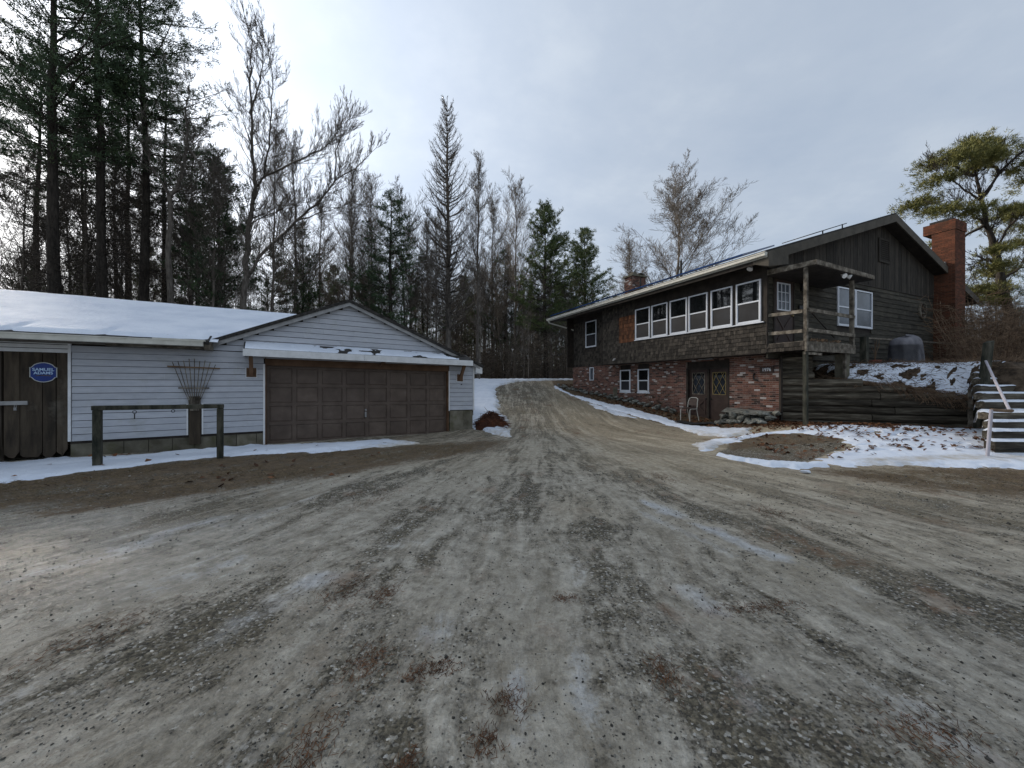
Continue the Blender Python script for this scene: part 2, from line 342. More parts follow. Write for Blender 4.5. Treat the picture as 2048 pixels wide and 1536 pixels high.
def ground_mat():
    m, nt, b = new_mat('gravel_and_ice')
    geo = N(nt, 'ShaderNodeNewGeometry'); P = geo.outputs['Position']
    s = N(nt, 'ShaderNodeSeparateXYZ'); L(nt, P, s.inputs[0])
    dx = math_n(nt, 'SUBTRACT', s.outputs[0], 1.2); dy = math_n(nt, 'SUBTRACT', 15.0, s.outputs[1])
    dyp = math_n(nt, 'MAXIMUM', dy, 0.0)
    ang = math_n(nt, 'DIVIDE', dx, math_n(nt, 'SQRT', math_n(nt, 'ADD', math_n(nt, 'MULTIPLY', dyp, dyp), 9.0)))
    rr = math_n(nt, 'MULTIPLY', s.outputs[1], 1.15)
    wv = noise(nt, P, .35, 3); ang = math_n(nt, 'ADD', ang, math_n(nt, 'MULTIPLY', math_n(nt, 'SUBTRACT', wv, .5), .10))
    def pol(ka, kr):
        c = N(nt, 'ShaderNodeCombineXYZ'); L(nt, math_n(nt, 'MULTIPLY', ang, ka), c.inputs[0]); L(nt, math_n(nt, 'MULTIPLY', rr, kr), c.inputs[1]); return c.outputs[0]
    streak = noise(nt, pol(11, .22), 1, 9, .66)          # wheel tracks
    fine = noise(nt, pol(70, .9), 1, 7, .7)
    blot = noise(nt, P, .9, 8, .65)
    blot2 = noise(nt, P, 4.5, 8, .7)
    grain = noise(nt, P, 48, 5, .75)
    tiny = noise(nt, P, 170, 3, .7)
    vor = N(nt, 'ShaderNodeTexVoronoi'); vor.inputs['Scale'].default_value = 62; L(nt, P, vor.inputs['Vector'])
    vor2 = N(nt, 'ShaderNodeTexVoronoi'); vor2.inputs['Scale'].default_value = 26; L(nt, P, vor2.inputs['Vector'])
    mt = lambda a, k: math_n(nt, 'MULTIPLY', a, k)
    ad = lambda *a: a[0] if len(a) == 1 else math_n(nt, 'ADD', a[0], ad(*a[1:]))
    ctr = lambda a, k: mt(math_n(nt, 'SUBTRACT', a, .5), k)
    # how much ice lies over the gravel
    vor3 = N(nt, 'ShaderNodeTexVoronoi'); vor3.inputs['Scale'].default_value = 19; L(nt, P, vor3.inputs['Vector'])
    s3 = N(nt, 'ShaderNodeSeparateColor'); L(nt, vor3.outputs['Color'], s3.inputs[0])
    icev = ad(attr(nt, 'ice'), ctr(streak, 3.4), ctr(fine, 1.5), ctr(blot, 1.5), ctr(blot2, 1.3), ctr(grain, 1.0), ctr(tiny, .4))
    ice = ramp(nt, icev, [(.20, 0), (.42, .6), (.75, 1)])
    # gravel
    pc = ramp(nt, vor.outputs['Color'], [(0, (.040, .038, .033)), (.35, (.085, .078, .066)), (.65, (.135, .125, .108)), (.93, (.20, .19, .17)), (1, (.34, .33, .31))])
    sepc = N(nt, 'ShaderNodeSeparateColor'); L(nt, vor.outputs['Color'], sepc.inputs[0])
    pc = ramp(nt, sepc.outputs[0], [(0, (.026, .023, .018)), (.4, (.078, .067, .046)), (.75, (.15, .130, .092)), (.93, (.27, .255, .22)), (1, (.5, .48, .44))])
    clod = ramp(nt, noise(nt, P, 21, 4, .8), [(.36, .55), (.52, 1.15), (.68, 1.9)])
    gcol = mix(nt, ramp(nt, grain, [(.42, .0), (.66, .7)]), pc, (.125, .104, .066))
    sand = ramp(nt, ad(attr(nt, 'sand'), ctr(blot2, 1.0), ctr(fine, 1.2), ctr(streak, .6)), [(.3, 0), (.75, 1)])
    scol = mix(nt, ramp(nt, grain, [(.35, 0), (.65, 1)]), (.19, .155, .105), (.36, .305, .215))
    gcol = mix(nt, .8, gcol, clod, 'MULTIPLY')
    gcol = mix(nt, sand, gcol, scol)
    lit = ramp(nt, ad(attr(nt, 'litter'), ctr(blot2, 1.1), ctr(grain, .8), ctr(blot, .5), ctr(streak, 1.3)), [(.40, 0), (.64, 1)])
    lcol = ramp(nt, ad(mt(grain, .45), mt(tiny, .2), mt(blot2, .35)), [(.36, (.030, .020, .012)), (.5, (.095, .064, .034)), (.62, (.20, .145, .085))])
    needles = ramp(nt, ad(ctr(noise(nt, P, 1.15, 6, .6), 1), ctr(blot2, .8), ctr(grain, .5)), [(.10, 0), (.22, 1)])
    gcol = mix(nt, mt(needles, .75), gcol, mix(nt, grain, (.06, .03, .015), (.22, .10, .045)))
    # ice colour
    icol = mix(nt, ramp(nt, ad(mt(blot2, .5), mt(fine, .5)), [(.38, 0), (.62, 1)]), (.185, .160, .118), (.46, .43, .365))
    icol = mix(nt, mt(attr(nt, 'sand'), .65), icol, (.42, .345, .23))
    specks = ramp(nt, ad(mt(grain, .6), mt(tiny, .4)), [(.54, 0), (.64, 1)])
    icol = mix(nt, mt(specks, .55), icol, (.075, .07, .060))
    wht = ramp(nt, ad(mt(noise(nt, P, 90, 3, .7), 1)), [(.64, 0), (.70, 1)])
    icol = mix(nt, mt(wht, .5), icol, (.50, .50, .48))
    dot = math_n(nt, 'LESS_THAN', vor3.outputs[0], math_n(nt, 'MULTIPLY', math_n(nt, 'POWER', s3.outputs[0], 4.0), .17))
    pale = ramp(nt, ad(attr(nt, 'pale'), ctr(blot2, 1.6), ctr(fine, 1.1), ctr(grain, 1.0)), [(.32, 0), (.95, 1)])
    icol = mix(nt, mt(pale, .75), icol, mix(nt, specks, (.50, .52, .54), (.26, .26, .25)))
    c = mix(nt, math_n(nt, 'MAXIMUM', ice, mt(pale, .8)), gcol, icol)
    c = mix(nt, mt(dot, .85), c, (.022, .021, .018))
    c = mix(nt, mt(needles, mt(ice, .45)) if False else math_n(nt, 'MULTIPLY', needles, .35), c, (.14, .075, .035))
    soil = ramp(nt, ad(ctr(noise(nt, pol(5, .3), 1, 8, .65), 1.6), ctr(blot2, .6), ctr(grain, .4)), [(.08, 0), (.36, .85)])
    c = mix(nt, math_n(nt, 'MULTIPLY', soil, math_n(nt, 'SUBTRACT', 1.0, pale)), c, mix(nt, grain, (.05, .04, .022), (.17, .135, .075)))
    c = mix(nt, lit, c, lcol)
    c = mix(nt, .55, c, ramp(nt, noise(nt, P, 13, 7, .7), [(.3, .5), (.7, 1.75)]), 'MULTIPLY')
    L(nt, c, b.inputs['Base Color'])
    ro = mix(nt, mt(ice, 1), .85, ramp(nt, ad(mt(blot2, .5), mt(grain, .5), mt(attr(nt, 'wet'), -.25)), [(.36, .16), (.62, .60)]))
    ro = mix(nt, math_n(nt, 'MAXIMUM', lit, math_n(nt, 'MULTIPLY', sand, .6)), ro, .9)
    ro = math_n(nt, 'MAXIMUM', math_n(nt, 'SUBTRACT', ro, mt(attr(nt, 'wet'), .55)), .13)
    L(nt, ro, b.inputs['Roughness']); b.inputs['Specular IOR Level'].default_value = .45
    peb = mt(math_n(nt, 'SUBTRACT', 1.0, ice), 1)
    h = ad(mt(math_n(nt, 'MULTIPLY', math_n(nt, 'SUBTRACT', .6, vor2.outputs[0]), peb), .9), mt(math_n(nt, 'MULTIPLY', math_n(nt, 'SUBTRACT', .6, vor.outputs[0]), peb), .45), mt(grain, .5), mt(blot2, .9), mt(fine, 1.3), mt(streak, 1.5))
    bump(nt, b, h, 1.0, .026)
    for n_ in nt.nodes:
        if n_.bl_idname == 'ShaderNodeBump': L(nt, math_n(nt, 'SUBTRACT', 1.0, mt(attr(nt, 'wet'), .72)), n_.inputs['Strength'])
    return m
M['ground'] = ground_mat()
M['leaf'] = mat('oak_leaf', (.055, .022, .010), (.15, .068, .030), 3, .8, bs=0, tint=(.5, 1.7))
M['grass'] = mat('dead_grass', (.09, .065, .03), (.19, .145, .075), 3, .9, bs=0, tint=(.5, 1.5))
M['pebble'] = mat('pebble', (.07, .066, .056), (.15, .14, .12), 2, .8, bs=.2, tint=(.3, 3.2))
M['bank'] = mat('bank_soil', (.022, .016, .011), (.06, .042, .027), 6, .95, bs=.8, bd=.03, tint=None, c3=(.11, .08, .055))

# ------------------------------------------------------------------ ground
def pip(px, py, poly):
    "signed distance to a polygon, positive inside"
    P = np.array(poly, float); n = len(P); ins = np.zeros(px.shape, bool); d = np.full(px.shape, 1e9)
    for i in range(n):
        a = P[i]; b = P[(i+1) % n]
        c = ((a[1] > py) != (b[1] > py))
        with np.errstate(divide='ignore', invalid='ignore'):
            xx = (b[0]-a[0])*(py-a[1])/(b[1]-a[1]+1e-12)+a[0]
        ins ^= c & (px < xx)
        e = b-a; t = np.clip(((px-a[0])*e[0]+(py-a[1])*e[1])/(e@e+1e-12), 0, 1)
        d = np.minimum(d, np.hypot(px-a[0]-t*e[0], py-a[1]-t*e[1]))
    return np.where(ins, d, -d)
def gridmesh(name, xs, ys, zf, mat_, attrs=None, keep=None, smooth=True):
    X, Y = np.meshgrid(xs, ys); Z = zf(X, Y); nx = len(xs); ny = len(ys)
    V = np.stack([X, Y, Z], -1).reshape(-1, 3)
    i = (np.arange(ny-1)[:, None]*nx+np.arange(nx-1)[None, :]).ravel()
    F = np.stack([i, i+1, i+nx+1, i+nx], 1)
    at = {k: f(X, Y).ravel() for k, f in (attrs or {}).items()}
    if keep is not None:
        K = keep(X, Y).ravel(); F = F[K[F].any(1)]
        used = np.unique(F); mp = np.full(len(V), -1); mp[used] = np.arange(len(used)); F = mp[F]; V = V[used]; at = {k: v[used] for k, v in at.items()}
    return mesh_np(name, V, F, mat_, attrs=at, smooth=smooth)
POLY_LITL = [(-16, 4.6), (-8, 5.1), (-5.6, 5.0), (-4.2, 5.9), (-2.6, 7.6), (-.6, 9.4), (-.2, 11.2), (-2.8, 10.0), (-6.2, 8.6), (-8.3, 6.6), (-16, 7)]
POLY_LITR = [(5.5, 7.2), (8.9, 6.8), (16, 6.7), (16, 5.2), (8.4, 4.9), (6.2, 5.9)]
HOLE = [(4.52, 8.68), (4.96, 7.7), (5.51, 7.5), (6.46, 8.08), (7.51, 8.68), (7.92, 9.3), (7.6, 10.16), (6.97, 10.6), (5.66, 10.0)]
def a_ice(X, Y):
    v = .47+.10*np.exp(-((X+2)**2/14+(Y-4)**2/10))-.10*ss(1.2, 5, X)*ss(2.5, 5, Y)
    v = v+.12*np.exp(-((X+4.6)**2/5+(Y-3.6)**2/1.2))-.14*np.exp(-((X+2.6)**2/2+(Y-1.9)**2/.5))-.12*np.exp(-((X-.1)**2/.5+(Y-1.7)**2/.12))-.22*ss(10, 13, Y)
    # the icy wheel track that runs from the centre to the lower right
    tx = 1.8+(5.3-Y)*.36; v = v+.34*np.exp(-((X-tx)/.22)**2)*ss(1.5, 3, Y)*(1-ss(5.4, 6.6, Y))
    v = v-.25*np.exp(-((X-tx-.6)/.28)**2)*(1-ss(3.3, 4.2, Y))-.2*np.exp(-((X+.9)/.5)**2)*(1-ss(2.4, 3.2, Y))
    v = v-.6*ss(-.05, .1, pip(X, Y, HOLE))
    return v
def a_pale(X, Y):
    tx = 1.8+(5.3-Y)*.36; v = .75*np.exp(-((X-tx)/.15)**2)*ss(2.6, 3.4, Y)*(1-ss(5.0, 6.2, Y))*ss(.30, .62, fbm(X*2.5+Y*3, Y*4.5, 4))*1.3+.5*np.exp(-((X-tx+.35)/.09)**2)*ss(3.2, 3.8, Y)*(1-ss(4.6, 5.4, Y))
    for (x, y, a, b, k) in ((-1.6, 3.1, .16, .22, .9), (-1.8, 2.62, .42, .16, .8), (.38, 2.05, .10, .5, .6), (.02, 2.0, .14, .28, .6), (1.42, 2.9, .16, .3, .6), (1.22, 2.0, .18, .3, .6), (1.95, 1.85, .22, .3, .5), (-2.6, 3.3, .6, .2, .5), (-3.6, 4.1, 1.0, .2, .6), (-3.0, 4.9, 1.3, .12, .5), (-.5, 2.5, .2, .3, .5), (.6, 3.4, .12, .5, .4), (-1.2, 4.0, .5, .3, .4), (-2.6, 1.7, .5, .2, .5), (-1.2, 1.6, .3, .15, .5)):
        c_, s_ = (15-y), (1.2-x); n_ = math.hypot(c_, s_); ux, uy = s_/n_, c_/n_; u = (X-x)*ux+(Y-y)*uy; w_ = -(X-x)*uy+(Y-y)*ux
        L_, W_ = max(a, b), min(a, b); v = np.maximum(v, k*np.exp(-(u/L_)**2-(w_/W_)**2))
    return v
def a_sand(X, Y):
    v = .12+.42*ss(4.2, 8.5, Y)*(1-.4*ss(14, 22, Y))+.42*ss(1.0, 3.2, X)*ss(1.8, 3.8, Y)
    v = v+.35*np.exp(-((X-.9)/.6)**2)*np.exp(-((Y-4.9)/.9)**2)
    v = v-.22*ss(-2, -5, X)-.95*ss(-.05, .1, pip(X, Y, HOLE))
    return v
def a_lit(X, Y):
    v = ss(-1.3, .5, pip(X, Y, POLY_LITL))*.70
    v = np.maximum(v, ss(-1.0, .5, pip(X, Y, POLY_LITR))*.70)
    v = np.maximum(v, ss(30, 32, Y)*.9)
    # verge of the drive in front of the house, and everything off the drive
    rx = np.interp(Y, [11, 14, 17, 20.5, 24, 30], [6.3, 5.5, 4.1, 3.1, 2.5, 3.0])
    v = np.maximum(v, ss(-.25, .35, X-rx)*ss(11.2, 12.4, Y)*.9)
    lx = np.interp(Y, [12, 14.8, 17.2, 20.6, 23.4, 30], [0, -.3, -.5, -.9, -1.2, -1.4])
    v = np.maximum(v, ss(0, .4, lx-X)*ss(14, 16, Y)*.9)
    hole = ss(-.1, .15, pip(X, Y, [(5.3, 9.3), (6.3, 9.5), (7.7, 8.9), (8.1, 9.3), (7.6, 10.4), (6.9, 10.8), (5.6, 10.2)]))
    v = np.maximum(v, hole*.75)
    v = np.maximum(v, .8*ss(-.9, -.5, Y-(12.4-.4227*(X-8.66)))*ss(7.6, 8.2, X))
    return v
def axis(core0, core1, step, lo, hi, g=1.12):
    a = list(np.arange(core0, core1, step)); s = step; x = a[-1]
    while x < hi: s *= g; x += s; a.append(x)
    s = step; x = a[0]; b = []
    while x > lo: s *= g; x -= s; b.append(x)
    return np.array(b[::-1]+a)
gx = axis(-9, 9, .06, -260, 260); gy = axis(.9, 13, .06, -60, 500, 1.05)
g = gridmesh('ground', gx, gy, Tm, M['ground'], {'ice': a_ice, 'sand': a_sand, 'pale': a_pale, 'litter': a_lit, 'wet': lambda X, Y: np.exp(-((X+4.3)**2/3.5+(Y-3.7)**2/.9))}); g['kind'] = 'structure'

def snow_sheet(poly, x0, x1, y0, y1, step, th=.05, wob=.26, dirt=None, name='snow', rag=1.0, zf=None, edge=.16):
    zf = zf or Tm
    xs = np.arange(x0, x1, step); ys = np.arange(y0, y1, step)
    def sdv(X, Y):
        d = pip(X, Y, poly) if not callable(poly) else poly(X, Y)
        return d+(fbm(X*2.2+5, Y*2.2, 5)-.5)*wob*2*rag+(fbm(X*9+5, Y*9, 3)-.5)*.22*rag
    def Z(X, Y):
        d = sdv(X, Y); return zf(X, Y)-.025+ss(-.06, edge, d)*(th+.025)+(fbm(X*1.6+40, Y*1.6, 5)-.5)*.06*ss(0, .4, d)
    def D(X, Y):
        d = sdv(X, Y); v = .22*(1-ss(.0, .35, d))
        return v+(dirt(X, Y) if dirt else 0)
    o = gridmesh(name, xs, ys, Z, M['snow'], {'dirt': D}, keep=lambda X, Y: sdv(X, Y) > -.12)
    o['kind'] = 'structure'; return o
G0 = np.array([-6.54, 10.2])
snow_sheet([(-14, 3.5), (-8.25, 6.2), (-7.87, 6.7), (-7.16, 7.62), (-6.22, 8.34), (-4.72, 9.0), (-3.3, 9.7), (-2.5, 10.5), (-2.9, 11.0), (-4.3, 10.75), (-6.2, 10.1), (-7.5, 9.35), (-8.6, 8.6), (-9.5, 8.25), (-10.9, 7.5), (-16, 4.8)], -14, -1.5, 3, 11.5, .05, .06,
           dirt=lambda X, Y: .55*ss(-5, -2.6, X), edge=.25)
snow_sheet([(-.15, 12.1), (-.27, 14.76), (-.54, 17.2), (-.91, 20.6), (-1.0, 23.4), (-.3, 25.2), (.6, 26.6), (3.2, 28), (5.2, 29), (5.4, 31), (-8, 31), (-8, 20), (-1.5, 14), (-1.1, 13.2), (-.75, 12.7)], -8.3, 6, 11.8, 31.5, .07, .10,
           dirt=lambda X, Y: .35*ss(-1.6, -.3, X)+.25*(fbm(X*.9, Y*.9)-.35))
snow_sheet([(2.6, 24.3), (3.25, 20.6), (4.35, 18.42), (5.35, 16.64), (6.0, 14.9), (6.3, 13.4), (6.9, 12.1), (7.3, 11.6), (6.9, 11.1), (6.1, 10.9), (5.75, 11.8), (5.8, 13.2), (5.4, 14.5), (4.35, 16.6), (3.35, 19.6), (2.6, 22.6)], 2, 8, 9.8, 25, .045, .06, .13,
           dirt=lambda X, Y: .35*(1-ss(11.5, 14, Y))+.1)
snow_sheet([(3.5, 18.6), (4.0, 17.9), (4.55, 16.3), (4.9, 15.1), (4.2, 15.6), (3.7, 17.2)], 3.2, 5.2, 14.8, 19, .045, .03, .2, dirt=lambda X, Y: X*0+.3)
RS = [(4.75, 10.28), (4.39, 9.0), (4.44, 8.22), (4.84, 7.52), (5.36, 7.16), (6.1, 7.5), (6.4, 7.25), (7.44, 7.04), (8.86, 6.76), (10.8, 6.62), (18, 6.5), (18, 9), (12.6, 10.4), (10.6, 11.3), (9.9, 11.45), (8.9, 11.3), (7.7, 10.75), (7.2, 10.9), (6.35, 10.95), (5.61, 11.1)]
def rs(X, Y):
    bare_ = (fbm(X*1.9+30, Y*4.2, 5)-.60)*2.2*ss(6.2, 7, X)*ss(7.6, 8.2, Y)
    return np.minimum(np.minimum(pip(X, Y, RS), -pip(X, Y, HOLE)-.10*ss(6.5, 5, X)), .35-np.maximum(bare_, -1)*1.6)
snow_sheet(rs, 4, 17, 6.2, 12, .04, .05, .16, edge=.30, dirt=lambda X, Y: .62*np.exp(-((Y-7.45)/.33)**2)*ss(6.2, 7, X)*(1-ss(9.8, 10.6, X))+.5*(1-ss(5.2, 6.2, X))*ss(8.9, 9.5, Y))
# ploughed ridge in front of the gravel pad
def ridge(X, Y):
    P = [(4.62, 8.6), (4.72, 8.05), (5.0, 7.66), (5.45, 7.42), (5.95, 7.45)]
    d = np.full(X.shape, 9.)
    for a, b in zip(P[:-1], P[1:]):
        a = np.array(a); e = np.array(b)-a; t = np.clip(((X-a[0])*e[0]+(Y-a[1])*e[1])/(e@e), 0, 1); d = np.minimum(d, np.hypot(X-a[0]-t*e[0], Y-a[1]-t*e[1]))
    return .15-d
snow_sheet(ridge, 4.2, 6.4, 7, 9, .03, .085, .12, edge=.14, dirt=lambda X, Y: X*0-.2)

# ------------------------------------------------------------------ garage
GA = R(32)
gar = thing('garage_building', 'long white clapboard garage with a cross gable and snow on its roof', 'garage', (-6.54, 10.2, 0), GA)
def sag(V):
    V[:, 2] -= .016*np.clip(V[:, 0], 0, 7); return V
def gmb(): return MB(sag)
def gz(u): return np.minimum(2.60+.438*(u+1.15), 4.03-.395*(u-2.08))
m = gmb()
def course(m, u0, u1, z, h=.149, yb=0, t=.5):
    za = z; zb = z+h
    if u1-u0 < .05: return
    m.hexa([[u0, yb-.016, za], [u1, yb-.016, za], [u1, yb+.012, za], [u0, yb+.012, za], [u0, yb-.004, zb-.011], [u1, yb-.004, zb-.011], [u1, yb+.012, zb-.011], [u0, yb+.012, zb-.011]], t)
z = .36; k = 0
while z < 4.02:
    zt = z+.149
    ul = -3.55 if zt < 2.56 else max(-1.1, -1.15+(zt-2.60)/.438); ur = 6.13 if zt < 2.42 else min(6.13, 2.08+(4.03-zt)/.395)
    segs = []
    if zt < 2.14:
        if zt < 1.14: segs += [(-3.52, -1.60), (-1.29, -.03)]
        else: segs += [(-3.52, -.03)]
        if z > .77: segs.append((5.22, 6.13))
    elif zt < 2.30: segs = [(-3.52, -.03), (5.22, 6.13)]
    else: segs = [(ul, ur)]
    for a, b in segs:
        # boards butt at random joints
        cuts = [a]+sorted(rnd.uniform(a+.3, b-.3) for _ in range(1 if b-a > 2 else 0))+[b]
        for p, q in zip(cuts[:-1], cuts[1:]): course(m, p+.001, q-.001, z+rnd.uniform(-.002, .002), t=rnd.random())
    z += .149
m.build('siding', M['siding'], gar)
m = gmb()   # backing walls, coloured dark so the slots under siding courses read as shadow
m.box(-3.55, .0, .021, .15, .3, 2.5).box(5.19, 6.12, .021, .15, .7, 2.3)
m.prism([(-1.05, 2.15), (6.1, 2.15), (6.1, 2.35), (2.08, 3.98), (-1.05, 2.6)], .021, .15, [[1, 0, 0], [0, 0, 1], [0, 1, 0]])
m.box(6.0, 6.125, .15, 8.5, .3, 2.35).box(-12, 6.1, 8.4, 8.5, -.2, 2.4).box(-12, -3.55, .06, .15, 2.2, 2.56).box(-12, -11.9, .1, 8.4, 0, 2.5)
m.build('wall', M['darktrim'], gar)
gmb().box(6.126, 6.14, .03, 8.5, .6, 2.3).build('side_siding', M['siding'], gar)
m = gmb()
for zz in (2.27, 2.36, 2.45): course(m, -12, -3.56, zz, .088, 0)
m.build('door_header', M['white'], gar)
for q in ((-3.575, -3.53, -.03, .02, .36, 2.52), (-.045, -.002, -.03, .02, .0, 2.13), (6.10, 6.145, -.03, .03, .78, 2.34), (5.19, 5.225, -.03, .02, .78, 2.12), (-1.605, -1.575, -.025, .0, .36, 1.12), (-1.315, -1.285, -.025, 0, .36, 1.12)):
    gmb().box(*q).build('corner_trim', M['white'], gar)
m = gmb()
for u in np.arange(-3.55, .0, .42): m.box(u, min(u+.41, -.01), .03, .25, -.15, .355, rnd.random())
m.build('foundation', M['concrete'], gar); m = gmb()
m.box(5.24, 5.72, .0, .3, -.3, .78, .7).box(5.72, 6.10, .02, .3, -.3, .78, .35)
m.build('foundation', M['concrete'], gar)
gb = gmb().box(-1.555, -1.335, -.035, -.005, .12, 1.3).build('backing_board', M['plank'], gar)
# garage door
dr = gmb(); dr.box(0.02, 5.17, .14, .18, .0, 2.12)
cols = np.linspace(.04, 5.15, 9); rows = np.linspace(.02, 2.08, 5)
for i in range(9): dr.box(cols[i]-.045, cols[i]+.045, .115, .145, .0, 2.12, .45)
for j in range(5):
    dr.box(.02, 5.17, .112, .145, rows[j]-.04, rows[j]+.04, .4)
for i in range(8):
    for j in range(4):
        x0, x1, z0, z1 = cols[i]+.085, cols[i+1]-.085, rows[j]+.08, rows[j+1]-.08; t = rnd.random()
        V = [[x0-.03, .141, z0-.03], [x1+.03, .141, z0-.03], [x1+.03, .141, z1+.03], [x0-.03, .141, z1+.03], [x0, .128, z0], [x1, .128, z0], [x1, .128, z1], [x0, .128, z1]]
        dr.add(V, BOXF, t)
gd = dr.build('garage_door', M['door'], gar); gd['label'] = 'wide brown panelled garage door'
for zz in rows[1:4]: pass
gmb().box(2.53, 2.58, .08, .115, .64, .80).cyl((2.555, .09, .86), (2.555, .06, .86), .03).build('handle', M['greymetal'], gd)
m = gmb(); m.box(0, 5.19, -.012, .14, 2.10, 2.43, .3).box(-.0, .03, .05, .18, 0, 2.1, .3).box(5.15, 5.19, .02, .18, -.02, 2.1, .3).box(-.0, .02, -.02, .05, 0, 2.3, .5).box(5.17, 5.19, -.02, .05, -.05, 2.3, .9)
m.build('door_jamb', M['rawwood'], gar)
# barn doors: long dark planks with ragged feet
def plank_door(u0, u1):
    m = gmb(); u = u0
    while u < u1-.05:
        wd = min(rnd.uniform(.19, .34), u1-u); a, b = u+.006, u+wd-.006; zb = .05+rnd.uniform(-.02, .05); y = -.01+rnd.uniform(-.008, .008); t = rnd.random()
        c = rnd.uniform(.03, .09)
        P = [(a+c, zb), (b-c, zb-.01), (b, zb+c*1.6), (b, 2.27), (a, 2.27), (a, zb+c)]
        m.prism(P, y, y+.03, [[1, 0, 0], [0, 0, 1], [0, 1, 0]], t); u += wd
    m.box(u0, u1, .03, .06, .3, 2.26, 0)
    return m
bd = plank_door(-4.48, -3.58).build('barn_door', M['plank'], gar)
hs = gmb(); hs.box(-4.60, -4.14, -.045, -.012, 1.17, 1.25).build('hasp', M['greymetal'], bd)
bl = plank_door(-6.0, -4.495).build('barn_door', M['plank'], gar)
plank_door(-9.0, -6.1).build('barn_door', M['plank'], gar)
m = gmb().box(-12, -9.02, 0, .05, .1, 2.3).build('side_panel', M['plank'], gar)
for u in (-4.55, -4.30):
    lk = gmb().box(u-.02, u+.02, -.075, -.048, 1.06, 1.12).tube([(u-.013, -.06, 1.12), (u-.013, -.06, 1.17), (u+.013, -.06, 1.17), (u+.013, -.06, 1.12)], .004).build('padlock', M['greymetal'], gar)
# roofs
def roofz(y): return 2.63+.327*(y+.5)
m = gmb()
def slab(m, pts, th=.09, t=.5):
    P = np.array(pts, float); m.hexa(np.vstack([P-[0, 0, th], P]), t)
slab(m, [(-13, -.52, roofz(-.52)), (-1.12, -.52, roofz(-.52)), (-1.12, 4.0, roofz(4.0)), (-13, 4.0, roofz(4.0))])
slab(m, [(-1.12, .05, roofz(.05)), (2.2, 3.9, roofz(3.9)), (2.2, 4.0, roofz(4.0)), (-1.12, 4.0, roofz(4.0))])
slab(m, [(-13, 4.0, roofz(4.0)), (2.2, 4.0, roofz(4.0)), (2.2, 8.9, roofz(-.9)), (-13, 8.9, roofz(-.9))])
m.build('main_roof', M['roofing'], gar)
m = gmb()
slab(m, [(-1.30, -.20, 2.62), (2.06, -.20, 4.09), (2.06, 5.2, 4.09), (-1.30, 1.9, 2.62)], .085)
slab(m, [(2.06, -.20, 4.09), (6.42, -.20, 2.36), (6.42, 8.8, 2.36), (2.06, 8.8, 4.09)], .085)
m.build('gable_roof', M['roofing'], gar)
m = gmb()
for (a, za), (b, zb) in (((-1.16, 2.57), (2.06, 3.985)), ((2.06, 3.985), (6.30, 2.30))):
    m.hexa([[a, -.15, za-.085], [b, -.15, zb-.085], [b, -.12, zb-.085], [a, -.12, za-.085], [a, -.15, za+.02], [b, -.15, zb+.02], [b, -.12, zb+.02], [a, -.12, za+.02]])
m.build('bargeboard', M['greymetal'], gar)
m = gmb(); m.hexa([[6.15, -.14, 2.10], [6.40, -.14, 2.06], [6.40, 8.6, 2.06], [6.15, 8.6, 2.10], [6.15, -.14, 2.36], [6.40, -.14, 2.27], [6.40, 8.6, 2.27], [6.15, 8.6, 2.36]])
m.build('eave_return', M['white'], gar)
# roof snow
xs = np.arange(-13, 1.6, .07); ys = np.arange(-.47, 4.12, .07)
def rsn(X, Y):
    e = np.minimum(Y+.44+(fbm(X*1.5, Y*0)-.5)*.10, 9)
    dr_ = np.exp(-((X+4.25-(Y+.4)*.18)/.05)**2)*(1-ss(-.1, .35, Y))+np.exp(-((X+2.95-(Y+.4)*.25)/.05)**2)*(1-ss(-.1, .3, Y))
    e2 = np.minimum(roofz(Y)-(2.60+.438*(X+1.15)), np.where(Y < .06, -1.16-X, 9))   # stop where the gable roof rises through
    return roofz(np.minimum(Y, 4.0))-ss(3.95, 4.12, Y)*.05-.03+.10*ss(-.02, .10, e)*ss(-.05, .10, e2)-.07*dr_+(fbm(X*1.1, Y*1.6, 4)-.5)*.035
rsm = gridmesh('roof_snow', xs, ys, rsn, M['snow'], {'dirt': lambda X, Y: X*0+.12*(fbm(X*.8, Y*2)-.5)-.1}, keep=lambda X, Y: np.minimum(roofz(Y)-(2.60+.438*(X+1.15)), np.where(Y < .06, -1.10-X, 9)) > -.12); rsm.parent = gar; rsm['label'] = 'smooth snow lying on the roof'
m = gmb()
P = [(-.02, .0), (-.14, 0), (-.15, .09), (-.135, .105), (-.02, .105)]
m.box(-13, -1.22, -.66, -.50, 2.485, 2.605, .5).box(-2.1, -1.18, -.665, -.52, 2.601, 2.63, .5).box(-13, -1.2, -.672, -.658, 2.585, 2.607, .9)
m.build('gutter', M['fascia'], gar)
m = gmb(); m.box(-13, -1.2, -.50, -.02, 2.47, 2.52, .4).box(-2.9, -1.25, -.42, -.08, 2.43, 2.47, .1); m.box(-1.22, -1.08, -.50, -.02, 2.42, 2.60, .6)
m.build('soffit', M['greywood'], gar)
